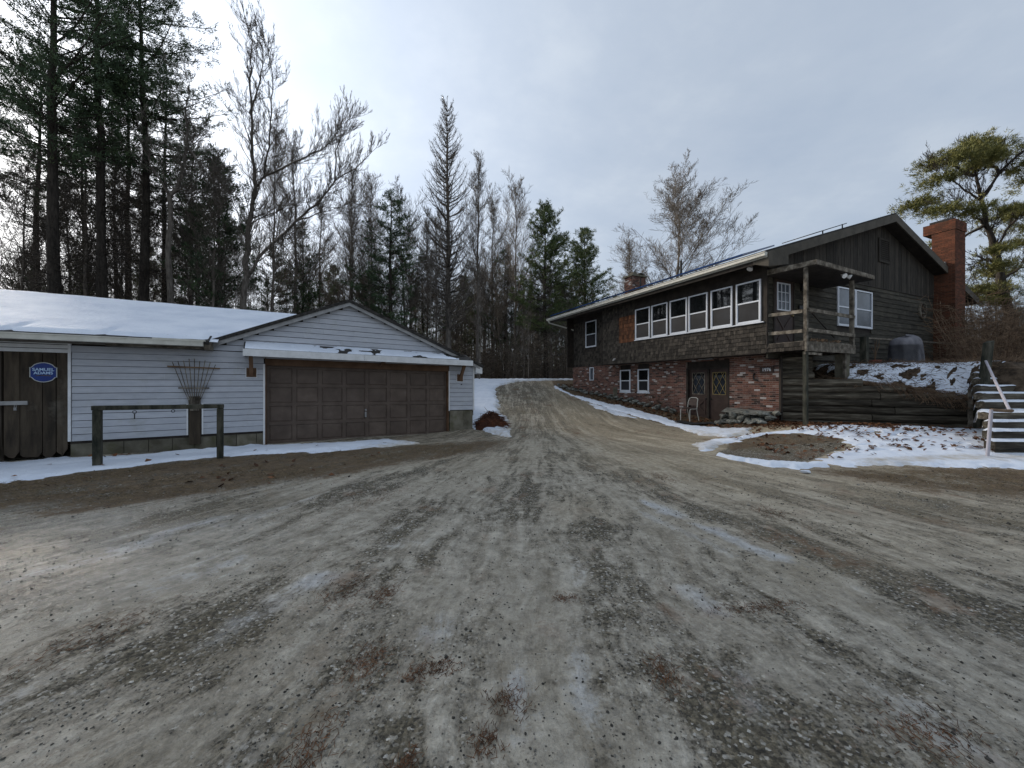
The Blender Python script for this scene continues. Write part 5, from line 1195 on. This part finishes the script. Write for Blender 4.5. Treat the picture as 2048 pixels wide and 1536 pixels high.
o = mesh_np('loose_gravel', V, F, M['pebble'], tint=np.repeat(rg.random(n)**2.2, len(IV))); setprops(o, 'loose pebbles strewn over the icy drive', 'gravel', kind='stuff')

# ------------------------------------------------------------------ trees
class Segs:
    def __init__(s): s.a = []; s.b = []; s.r = []; s.q = []
    def add(s, p, q, r0, r1): s.a.append(p); s.b.append(q); s.r.append(r0); s.q.append(r1)
    def mesh(s, name, m, parent, k=4): return segs_mesh(name, np.array(s.a), np.array(s.b), np.array(s.r), np.array(s.q), k, m, parent)
def nrm(v):
    return v/(math.sqrt(v[0]*v[0]+v[1]*v[1]+v[2]*v[2])+1e-9)
def perp_dir(d, ang, r_):
    az = r_.uniform(0, 6.283); u = np.array((0, 0, 1.)) if abs(d[2]) < .9 else np.array((1., 0, 0))
    a = nrm(np.cross(d, u)); b = np.cross(d, a)
    return nrm(d*math.cos(ang)+(a*math.cos(az)+b*math.sin(az))*math.sin(ang))
def grow(S, p, d, L_, r, lvl, r_, up=.10, wob=.13, ang=(.45, .95), ratio=.55, minr=.006, step=None, kids=None):
    "a limb of length L_ that wanders, tapers and carries smaller limbs"
    n = 7 if lvl > 2 else (5 if lvl > 1 else (4 if lvl == 1 else 3)); sl = L_/n; P = p
    for i in range(n):
        t = i/n; rr = max(r*(1-t*.75), minr); r2 = max(r*(1-(t+1/n)*.75), minr)
        d = nrm(d+np.array((r_.gauss(0, wob), r_.gauss(0, wob), r_.gauss(0, wob)+up)))
        Q = P+d*sl; S.add(P, Q+d*rr*.3, rr, r2)
        if lvl > 0 and (i > 0 or lvl < 3):
            nk = (kids or {3: 2, 2: 2, 1: 2})[min(lvl, 3)]
            for _ in range(nk):
                if r_.random() < .85:
                    grow(S, P+(Q-P)*r_.random(), perp_dir(d, r_.uniform(*ang), r_), L_*ratio*(1-t*.45)*r_.uniform(.6, 1.1), max(rr*.5, minr), lvl-1, r_, up*1.3, wob*.85, ang, ratio, minr, None, kids)
        P = Q
def trunk_mesh(name, pts, rad, m, parent, k=9, seed=0):
    pts = np.array(pts, float); n = len(pts); th = np.arange(k)*2*np.pi/k; V = []; r_ = np.random.default_rng(seed)
    for i in range(n):
        d = pts[min(i+1, n-1)]-pts[max(i-1, 0)]; d = nrm(d); a = nrm(np.cross(d, (0, 1., .01))); b = np.cross(d, a)
        V.append(pts[i]+(np.cos(th)[:, None]*a+np.sin(th)[:, None]*b)*rad[i]*(1+r_.normal(0, .06, k))[:, None])
    F = [[i*k+j, i*k+(j+1) % k, (i+1)*k+(j+1) % k, (i+1)*k+j] for i in range(n-1) for j in range(k)]
    return mesh_np(name, np.vstack(V), F, m, parent, tint=np.full(n*k, .5), smooth=True)
def line(H, r, r_, wob=.02, n=12, lean=(0, 0)):
    P = []; x = y = 0
    for i in range(n+1):
        t = i/n; P.append((x+lean[0]*H*t, y+lean[1]*H*t, -.4 if i == 0 else H*t)); x += r_.gauss(0, wob)*H/n*2; y += r_.gauss(0, wob)*H/n*2
    R_ = [r*(1.25 if i == 0 else 1)*(1-.93*(i/n)**1.1) for i in range(n+1)]
    return np.array(P), R_
def at(P, z):
    return np.array([np.interp(z, P[:, 2], P[:, 0]), np.interp(z, P[:, 2], P[:, 1]), z])
def needles(name, Cn, Dn, m_, Ln, wn, mat_, parent, spread=.9):
    Cn = np.array(Cn); Dn = np.array(Dn); n = len(Cn)*m_; c = np.repeat(Cn, m_, 0); d = np.repeat(Dn, m_, 0)+rg.normal(size=(n, 3))*spread
    d[:, 2] += .25; d /= np.linalg.norm(d, axis=1, keepdims=True)
    c = c+rg.normal(size=(n, 3))*Ln*.35; s = np.cross(d, rg.normal(size=(n, 3))); s /= np.linalg.norm(s, axis=1, keepdims=True)
    l = Ln*(.6+.8*rg.random((n, 1))); V = np.stack([c-s*wn/2, c+s*wn/2, c+d*l+s*wn*.15], 1).reshape(-1, 3)
    return mesh_np(name, V, np.arange(3*n).reshape(n, 3), mat_, parent, tint=np.repeat(np.repeat(rg.random(len(Cn)), m_)*.7+rg.random(n)*.3, 3))
def tree_root(name, label, group=None, loc=(0, 0, 0)):
    return thing(name, label, 'tree', loc, 0, group)
def pine(name, label, H, r, zc, spread, seed, matn='needle', dens=9, m_=10, dead=40, wn=.032, Ln=.17, group=None, bark='bark_pine', top=.7, pitch=(.05, .5), gap=.55, nb=(4, 6)):
    r_ = random.Random(seed); root = tree_root(name, label, group); P, R_ = line(H, r, r_, .012, 14)
    trunk_mesh('trunk', P, R_, M[bark], root, 9, seed)
    S = Segs(); Cn = []; Dn = []; z = zc
    while z < H-.15:
        t = (z-zc)/(H-zc); base_l = spread*((1-t)**top)*(.45+.55*min(1, t/.22))
        for b in range(r_.randint(*nb)):
            az = r_.uniform(0, 6.283); ln = base_l*r_.uniform(.45, 1.15)+.15; el = pitch[0]+(pitch[1]-pitch[0])*t+r_.gauss(0, .10)
            d = np.array((math.cos(az)*math.cos(el), math.sin(az)*math.cos(el), math.sin(el))); p = at(P, z+r_.uniform(-.2, .2)); rr = max(.010, .009*ln+.008); n = 5
            for i in range(n):
                d = nrm(d+np.array((r_.gauss(0, .10), r_.gauss(0, .10), .07))); q = p+d*ln/n; S.add(p, q, rr*(1-i/n*.8), rr*(1-(i+1)/n*.8))
                if i >= 1:
                    w_ = ln*.20*(1.15-i/n)+.12; side = nrm(np.cross(d, (0, 0, 1.)))
                    for k in range(max(1, int(dens*ln/n+r_.random()))):
                        o_ = r_.uniform(-1, 1); c = p+(q-p)*r_.random()+side*o_*w_*1.25+np.array((0, 0, r_.gauss(.04, .07))); Cn.append(c); Dn.append(nrm(d+side*o_*.8+np.array((0, 0, .2))))
                        if k % 2 == 0: S.add(p+(q-p)*.3, c, .009, .005)
                p = q
            Cn.append(p); Dn.append(d)
        z += gap*r_.uniform(.6, 1.3)
    for i in range(dead):
        z = r_.uniform(zc*.12, zc*1.05); az = r_.uniform(0, 6.283); ln = spread*r_.uniform(.2, .7); d = np.array((math.cos(az), math.sin(az), r_.uniform(-.25, .25)))
        grow(S, at(P, z), nrm(d), ln, .018, 1, r_, .03, .12, minr=.006)
    S.mesh('branches', M[bark], root, 3)
    needles('crown', Cn, Dn, m_, Ln, wn, M[matn], root)
    return root
def bare(name, label, H, r, seed, fork=.35, spread=.33, group=None, bark='bark_grey', nl=16, up=.10, ang0=(.5, 1.0), lean=(0, 0), kids=None, top=.9, lv=2, minr=.008):
    r_ = random.Random(seed); root = tree_root(name, label, group); P, R_ = line(H, r, r_, .018, 14, lean)
    trunk_mesh('trunk', P, R_, M[bark], root, 8, seed)
    S = Segs()
    for i in range(nl):
        t = fork+(1-fork)*(i+r_.random())/nl*.97; az = r_.uniform(0, 6.283); a = r_.uniform(*ang0)*(1-.35*t)
        d = np.array((math.cos(az)*math.sin(a), math.sin(az)*math.sin(a), math.cos(a))); ln = H*spread*(1.08-t)**top*r_.uniform(.7, 1.15)+.4
        grow(S, at(P, H*t), d, ln, max(r*.42*(1.05-t), .014), lv, r_, up, .12, kids=kids or {3: 2, 2: 3, 1: 3}, minr=minr)
    S.mesh('crown', M[bark], root, 3)
    return root
def place(root, px, Y, sc=1, rot=None, base=None, lab=None, group=None, first=False, fat=1):
    o = root if first else copy_tree(root)
    x = (px-1024)/770*Y; o.location = (x, Y, (float(T(x, Y)) if base is None else base)-.05)
    o.rotation_euler = (0, 0, rnd.uniform(0, 6.28) if rot is None else rot); o.scale = (sc*fat*rnd.uniform(.93, 1.07), sc*fat*rnd.uniform(.93, 1.07), sc)
    if lab: o['label'] = lab
    if group: o['group'] = group
    elif 'group' in o and not first: del o['group']
    return o

# --- tall white pines behind the long garage roof
pA = pine('white_pine', 'tallest dark pine with a thick straight trunk over the left end of the snowy roof', 25, .27, 10.5, 4.8, 1, dens=10.5, dead=90, top=.42, pitch=(.08, .5), m_=12)
pB = pine('white_pine', 'tall slim-trunked pine second from the left over the snowy roof', 25, .24, 12.5, 3.6, 2, dens=11, dead=90, top=.42, m_=11)
pC = pine('white_pine', 'tall pine with dense dark top standing third from the left over the roof', 24, .25, 11.5, 4.2, 3, dens=11, dead=90, top=.42, m_=11)
place(pA, 108, 17, rot=.3, first=True); place(pB, 212, 18.5, first=True); place(pC, 285, 20, first=True)
for px, Y, s, src, lab in ((-190, 17, .98, pB, 'tall pine beyond the left edge of the picture'), (330, 26, .86, pA, 'pine behind the third tall trunk, its boughs reaching right'), (78, 27, .95, pC, 'tall pine far behind the leftmost trunk'), (250, 27, .95, pB, 'tall pine standing back between the second and third trunks'),
                        (-150, 20, 1.0, pA, 'tall pine beyond the left end of the garage'), (165, 31, .9, pC, 'distant tall pine seen between the first two trunks')):
    place(src, px, Y, s, lab=lab)
# --- smaller pines
qA = pine('white_pine', 'bushy green pine beside the big forked bare tree above the roof', 14, .16, 2.6, 3.3, 4, 'needle', dens=9, m_=11, dead=16, top=.6, gap=.48, wn=.045, Ln=.2)
qB = pine('white_pine', 'full green pine standing left of the gap above the far end of the drive', 16.5, .2, 4.5, 4.1, 5, 'needle_lit', dens=10, m_=12, dead=24, top=.55, pitch=(.1, .8), gap=.46, wn=.048, Ln=.2)
qC = pine('white_pine', 'dark ragged pine behind the garage peak', 15.5, .18, 4.0, 3.3, 6, 'needle', dens=8, m_=11, dead=30, top=.65, wn=.045, Ln=.19)
place(qA, 440, 22.6, 1.0, first=True); place(qB, 1092, 34, .94, first=True, fat=1.25); place(qC, 782, 29, .92, first=True, fat=1.3)
for px, Y, s, src, lab in ((1166, 38, .90, qB, 'conical green pine just left of the small brick chimney'), (1010, 40, .88, qC, 'thin pine behind the bare trees over the drive'), (735, 36, .72, qA, 'short pine just left of the garage peak'),
                        (845, 38, .80, qC, 'dark pine behind the tall bare larch'), (605, 30, .80, qC, 'dark pine behind the long leaning limb'), (390, 29, .80, qB, 'green pine low between trunks above the snowy roof'), (545, 34, .85, qA, 'green pine behind the forked bare tree'),
                        (60, 30, .75, qA, 'small dense pine low at the left edge above the roof'), (168, 26, .52, qB, 'low young pine between the first two tall trunks'), (290, 33, .7, qB, 'young green pine behind the third tall trunk'), (665, 44, .8, qB, 'green pine low behind the left roof slope of the garage gable'),
                        (1218, 46, .62, qC, 'small pine behind the small brick chimney'), (930, 47, .78, qB, 'green pine deep in the wood right of the larch'), (1130, 50, .8, qC, 'dark pine between the two green pines by the house'), (1060, 55, .9, qA, 'far pine left of the full green pine')):
    place(src, px, Y, s, lab=lab, fat=1.2 if px > 700 else 1)
# --- big forked bare tree (limbs laid out by hand)
def limb_tree(name, label, limbs, bx, by, s, seed, bark='bark_grey', twl=2.2, depth=.0):
    r_ = random.Random(seed); root = tree_root(name, label); S = Segs(); first = True; smp = []
    for rad, pts in limbs:
        dy = r_.uniform(-.5, .5); Q = []
        for k, (a, b) in enumerate(pts): Q.append(np.array([(a-bx)*s, (dy*k*1.1 if not first else 0), (by-b)*s]))
        if not first:   # start each limb on the limb it grows from
            q0 = Q[0]; j = min(range(len(smp)), key=lambda i: (smp[i][0]-q0[0])**2+(smp[i][2]-q0[2])**2); off = smp[j][1]
            Q = [q+np.array([0, off, 0]) for q in Q]; Q[0] = smp[j].copy()
        n = len(Q); fine = []
        for k in range(n-1):
            for t in np.linspace(0, 1, 5)[:-1]: fine.append(Q[k]*(1-t)+Q[k+1]*t+np.array([r_.gauss(0, .03), r_.gauss(0, .03), r_.gauss(0, .03)]))
        fine.append(Q[-1]); rr = [max(rad*(1-.93*(i/(len(fine)-1))**.9), .012) for i in range(len(fine))]
        if first: trunk_mesh('trunk', fine, rr, M[bark], root, 9, seed)
        else:
            for i in range(len(fine)-1): S.add(fine[i], fine[i+1]+(fine[i+1]-fine[i])*.05, rr[i], rr[i+1])
        smp += fine
        for i in range(3 if not first else 8, len(fine)):
            d = nrm(fine[i]-fine[i-1]); t = i/len(fine)
            for _ in range(3):
                if r_.random() < .8: grow(S, fine[i], perp_dir(d, r_.uniform(.4, 1.1), r_), twl*r_.uniform(.4, 1.0)*(1.15-.5*t), min(max(.010, rr[i]*.35), .03), 2, r_, .12, .09, kids={3: 2, 2: 1, 1: 2}, minr=.006, ang=(.3, .7))
        first = False
    S.mesh('crown', M[bark], root, 4); return root
big = limb_tree('bare_tree', 'large forked bare tree with a long limb leaning right above the snowy roof', [
    (.17, [(485, 660), (490, 560), (494, 500), (498, 437), (510, 387), (506, 333), (504, 250), (502, 158), (504, 83), (489, 38)]),
    (.075, [(510, 387), (537, 358), (556, 310), (571, 258), (579, 180), (571, 122)]),
    (.06, [(537, 358), (604, 320), (645, 288), (662, 255), (668, 225)]),
    (.11, [(488, 562), (517, 512), (592, 442), (642, 395), (667, 362), (708, 333), (750, 292)]),
    (.05, [(498, 450), (520, 433), (571, 408), (640, 390)]), (.05, [(592, 442), (640, 425), (700, 400)]),
    (.05, [(667, 362), (672, 300), (690, 250), (700, 232)]), (.045, [(506, 300), (480, 240), (462, 180)]), (.06, [(504, 230), (530, 170), (545, 130)])], 485, 620, 21/770, 21)
place(big, 485, 21, 1, rot=0, base=1.6, first=True)
big.scale = (1, 1, 1); big.location.z = 1.6+148*21/770
# its foot reaches the ground behind the roof
mfoot = trunk_mesh('foot', [(0, 0, -5.2), (0, 0, -3), (0, 0, -.9)], [.25, .21, .185], M['bark_grey'], big)
twisted = limb_tree('bare_tree', 'crooked thin tree bending right behind the third tall pine', [
    (.14, [(338, 640), (338, 500), (342, 390), (365, 350), (374, 290), (372, 220), (380, 160)]), (.07, [(374, 290), (395, 320), (405, 355), (425, 375)]), (.06, [(342, 390), (320, 340), (310, 290)])], 338, 768, 19/770, 33)
place(twisted, 338, 19.0, 1, rot=0, base=1.6, first=True); twisted.scale = (1, 1, 1)
trunk_mesh('foot', [(0, 0, -1.2), (0, 0, 1.6), (0, 0, 3.2)], [.18, .16, .14], M['bark_grey'], twisted)
# --- larch
def larch(label, H, r, seed):
    r_ = random.Random(seed); root = tree_root('larch', label); P, R_ = line(H, r, r_, .006, 16); trunk_mesh('trunk', P, R_, M['bark_grey'], root, 9, seed); S = Segs(); z = H*.18
    while z < H*.985:
        t = z/H
        for b in range(5):
            az = r_.uniform(0, 6.283); ln = H*.20*(1.04-t)**.75*r_.uniform(.6, 1.1)*(.7+.3*ss(.18, .4, t))+.3; el = -.15+.75*t; d = np.array((math.cos(az)*math.cos(el), math.sin(az)*math.cos(el), math.sin(el))); p = at(P, z); n = 7; rr = .016+.012*ln
            for i in range(n):
                d = nrm(d+np.array((r_.gauss(0, .05), r_.gauss(0, .05), .17))); q = p+d*ln/n; S.add(p, q, max(rr*(1-i/n*.8), .007), max(rr*(1-(i+1)/n*.8), .006))
                for _ in range(3): grow(S, p, perp_dir(d, r_.uniform(.4, 1.0), r_), ln*.24*r_.uniform(.5, 1.1), .009, 0, r_, .12, .1, minr=.008)
                p = q
        z += .34*r_.uniform(.7, 1.3)
    S.mesh('crown', M['bark_grey'], root, 3)
    return root
la = larch('tall narrow bare larch with upswept branches rising behind the drive', 22.5, .24, 9); place(la, 896, 30, 1, first=True, rot=0)
la.scale = (1.05, 1.05, .965)
# --- other bare trees
ma = bare('bare_tree', 'broad rounded bare maple rising behind the house roof', 21, .26, 12, fork=.26, spread=.50, nl=24, bark='bark_pale', ang0=(.45, 1.15), up=.06, kids={3: 2, 2: 2, 1: 2}, top=.40, lv=3, minr=.009)
place(ma, 1352, 42, .88, first=True, fat=1.32)
b1 = bare('bare_tree', 'slender bare tree standing just right of the larch', 18, .15, 13, fork=.3, spread=.32, nl=24, ang0=(.45, .9), top=.7)
b2 = bare('bare_tree', 'bare tree with steep limbs left of the full green pine', 17, .13, 14, fork=.3, spread=.34, nl=22, bark='bark_pale', ang0=(.3, .75), top=.6)
b3 = bare('bare_tree', 'thin leaning bare tree behind the garage peak', 14, .10, 15, fork=.25, spread=.36, nl=18, lean=(.08, 0), top=.7)
b4 = bare('sapling', 'thin straight sapling at the edge of the wood', 9, .055, 16, fork=.25, spread=.28, nl=10, bark='bark_pale', kids={3: 1, 2: 1, 1: 2})
place(b1, 955, 32, 1.0, first=True); place(b2, 1030, 36, 1.05, first=True); place(b3, 815, 31, 1.1, first=True); place(b4, 860, 27, .9, first=True)
for px, Y, s, src, lab in ((1262, 44, .90, b2, 'bare tree of medium height left of the rounded maple'), (1420, 47, .78, b1, 'smaller bare tree right of the rounded maple'), (1300, 52, .7, b1, 'low bare tree between the small chimney and the maple'),
                        (170, 22, .95, b1, 'grey bare tree between the first two tall pines'), (425, 21, .72, b2, 'bare tree left of the forked tree above the roof'), (700, 30, .95, b2, 'bare tree over the garage gable'), (640, 34, .9, b1, 'bare tree behind the end of the leaning limb'),
                        (985, 42, 1.1, b1, 'tall bare tree behind the far end of the drive'), (40, 21, .9, b3, 'leaning bare tree at the left edge above the roof'), (230, 24, 1.0, b2, 'bare tree crowded behind the second tall pine'), (545, 25, .95, b2, 'bare tree just right of the forked tree above the roof'), (590, 29, 1.0, b1, 'bare tree under the tip of the leaning limb'), (385, 24, .95, b2, 'bare tree between the crooked tree and the green pine'), (745, 35, 1.05, b2, 'bare tree above the left side of the garage peak')):
    place(src, px, Y, s, lab=lab)
FILL = 'bare trees crowding the wood behind the buildings'; FL = 'thin bare tree among many in the wood behind the buildings'
k = 0
for (x0, x1, n_, y0, y1) in ((-60, 620, 18, 21, 40), (600, 880, 20, 30, 48), (880, 1160, 34, 33, 56), (1180, 1460, 9, 50, 60)):
    for i in range(n_):
        px = x0+(x1-x0)*(i+rnd.random())/n_; Y = rnd.uniform(y0, y1)
        if x0 == -60: px = 90+px*.86; Y = max(Y, 15+5*(px/600))
        src = (b1, b2, b3)[k % 3]; k += 1
        place(src, px, Y, rnd.uniform(.5, .85), lab=FL, group=FILL)
SPG = 'saplings along the edge of the wood'
for i in range(38):
    px = rnd.uniform(560, 1150) if i > 14 else rnd.uniform(-20, 560); Y = rnd.uniform(27, 36) if px > 560 else rnd.uniform(17+px/120, 26)
    place(b4, px, Y, rnd.uniform(.5, 1.0), lab='slim sapling among many along the edge of the wood', group=SPG)
# trees beyond the left and behind the camera side, seen in the panes
# --- pitch pine at the right
pp = limb_tree('pitch_pine', 'crooked pitch pine with yellow green clumps beyond the tall orange chimney', [
    (.27, [(2046, 740), (2030, 660), (2008, 590), (1997, 530), (1978, 465), (1962, 400), (1952, 352), (1945, 320)]),
    (.075, [(1962, 400), (1925, 385), (1885, 365), (1850, 352)]), (.075, [(1975, 455), (1930, 440), (1890, 430), (1850, 420)]), (.10, [(1962, 400), (1985, 350), (2010, 315), (2040, 300)]),
    (.10, [(1952, 352), (1915, 325), (1890, 310)]), (.08, [(1990, 500), (2020, 450), (2050, 420), (2090, 400)]), (.10, [(1997, 535), (1965, 520), (1935, 530), (1915, 550)]), (.10, [(2003, 560), (2035, 540), (2070, 520)]),
    (.09, [(1985, 350), (1970, 310), (1975, 290)]), (.10, [(2008, 590), (1975, 575), (1950, 580)]), (.09, [(1975, 455), (1940, 470), (1905, 500)]), (.08, [(2010, 315), (2060, 330), (2110, 340)])], 2046, 768, 21/770, 44, 'bark_pine', 1.5)
Cn = []; Dn = []; r_ = random.Random(5)
for (a, b, q) in ((1838, 408, 22), (1850, 372, 24), (1872, 335, 24), (1893, 312, 24), (1925, 300, 22), (1960, 292, 22), (1998, 286, 26), (2038, 292, 26), (2085, 305, 30), (1843, 440, 18), (1880, 446, 22), (1905, 350, 20), (1950, 330, 18), (1915, 400, 14), (2020, 345, 22), (2060, 360, 26), (1940, 545, 18), (1955, 580, 20), (1990, 588, 18), (1920, 520, 12),
                  (2035, 430, 18), (2070, 410, 30), (2030, 490, 16), (2060, 530, 24), (2110, 440, 40), (1880, 390, 14), (1990, 320, 16), (1985, 430, 10), (2045, 570, 18), (2010, 600, 14), (1950, 600, 14), (1900, 480, 9)):
    cx0 = np.array(((a-2046)*21/770, r_.uniform(-1.6, 1.6), (768-b)*21/770))
    for i in range(int(q*5.6)):
        v = np.array((r_.gauss(0, 1), r_.gauss(0, 1.3), r_.gauss(0, .42)))*q*.62*21/770; Cn.append(cx0+v); Dn.append(nrm(v+np.array((0, 0, .4))))
needles('needles', Cn, Dn, 16, .18, .030, M['needle_pitch'], pp, 1.0)
place(pp, 2046, 21, 1, rot=0, base=1.65, first=True); pp.scale = (1, 1, 1)
place(qC, 2120, 26, .8, lab='dark pine right of the pitch pine at the right edge', base=2.3); place(qA, 2030, 38, .5, base=2.4, lab='small dark pine behind the pitch pine')
for px, Y, s in ((1935, 34, .55), (1965, 30, .45), (1990, 40, .6), (2015, 33, .5), (2045, 28, .45), (2080, 35, .6)):
    place(b3 if px % 2 else b2, px, Y, s, base=2.4, lab='small bare tree among several behind the pitch pine', group='bare trees behind the pitch pine')
# --- distant wood: too many stems to count
def wood(name, n, x0, x1, y0, y1, hh, r0, label, mt_, br=5, lw_=3.0, zb=None, seed=1):
    r_ = random.Random(seed); S = Segs()
    for i in range(n):
        x = r_.uniform(x0, x1); y = r_.uniform(y0, y1); z = (float(T(x, y)) if zb is None else zb)-.1; H = hh*r_.uniform(.4, 1); p = np.array((x, y, z)); d = np.array((r_.gauss(0, .06), r_.gauss(0, .06), 1.)); r = r0*r_.uniform(.5, 1.3)
        for s in range(4):
            q = p+nrm(d)*H/4; S.add(p, q, r*(1-s*.2), r*(1-(s+1)*.2))
            for _ in range(br):
                b = p+(q-p)*r_.random(); az = r_.uniform(0, 6.28); l = lw_*r_.uniform(.3, 1); c = b+np.array((math.cos(az)*l, math.sin(az)*l, r_.uniform(-.1, .7)*l)); S.add(b, c, .018, .010)
                for _ in range(2): e = b+(c-b)*r_.uniform(.3, 1); S.add(e, e+np.array((r_.gauss(0, .35), r_.gauss(0, .35), r_.uniform(-.1, .6))), .010, .006)
            p = q; d = d+np.array((r_.gauss(0, .05), r_.gauss(0, .05), 0))
    return setprops(S.mesh(name, M[mt_], None, 3), label, 'wood', kind='stuff')
wood('distant_wood', 620, -75, 22, 52, 95, 17, .13, 'mass of distant grey stems behind the near trees', 'bark_pale', 6, 3.2, seed=2)
wood('distant_wood', 120, 22, 75, 60, 100, 9, .12, 'low distant bare wood behind the house', 'bark_grey', 6, 2.4, seed=3)
wood('thicket', 620, -34, 7, 31, 52, 4.6, .03, 'brown undergrowth thicket at the foot of the wood', 'brush', 6, 1.1, seed=4)
wood('thicket', 500, -30, -8, 21, 30, 4.2, .03, 'brown thicket behind the long garage', 'brush', 6, 1.0, seed=5)
wood('thicket', 250, 25.5, 50, 20, 38, 3.4, .025, 'brown thicket beyond the bank at right', 'twig', 8, 1.0, zb=2.3, seed=6)
Cn = []; Dn = []
for i in range(8500):
    x = rnd.uniform(-85, 30); y = rnd.uniform(52, 90); z = 2+(13 if x > -34 else 5)*rnd.random()**1.5*(.4+.9*vnoise(np.array(x*.12), np.array(y*.1))); Cn.append((x, y, float(z))); Dn.append((0, 0, .2))
o = needles('distant_evergreens', Cn, Dn, 7, .55, .14, M['needle'], None, 1.0); setprops(o, 'dark evergreen mass deep in the wood', 'wood', kind='stuff')
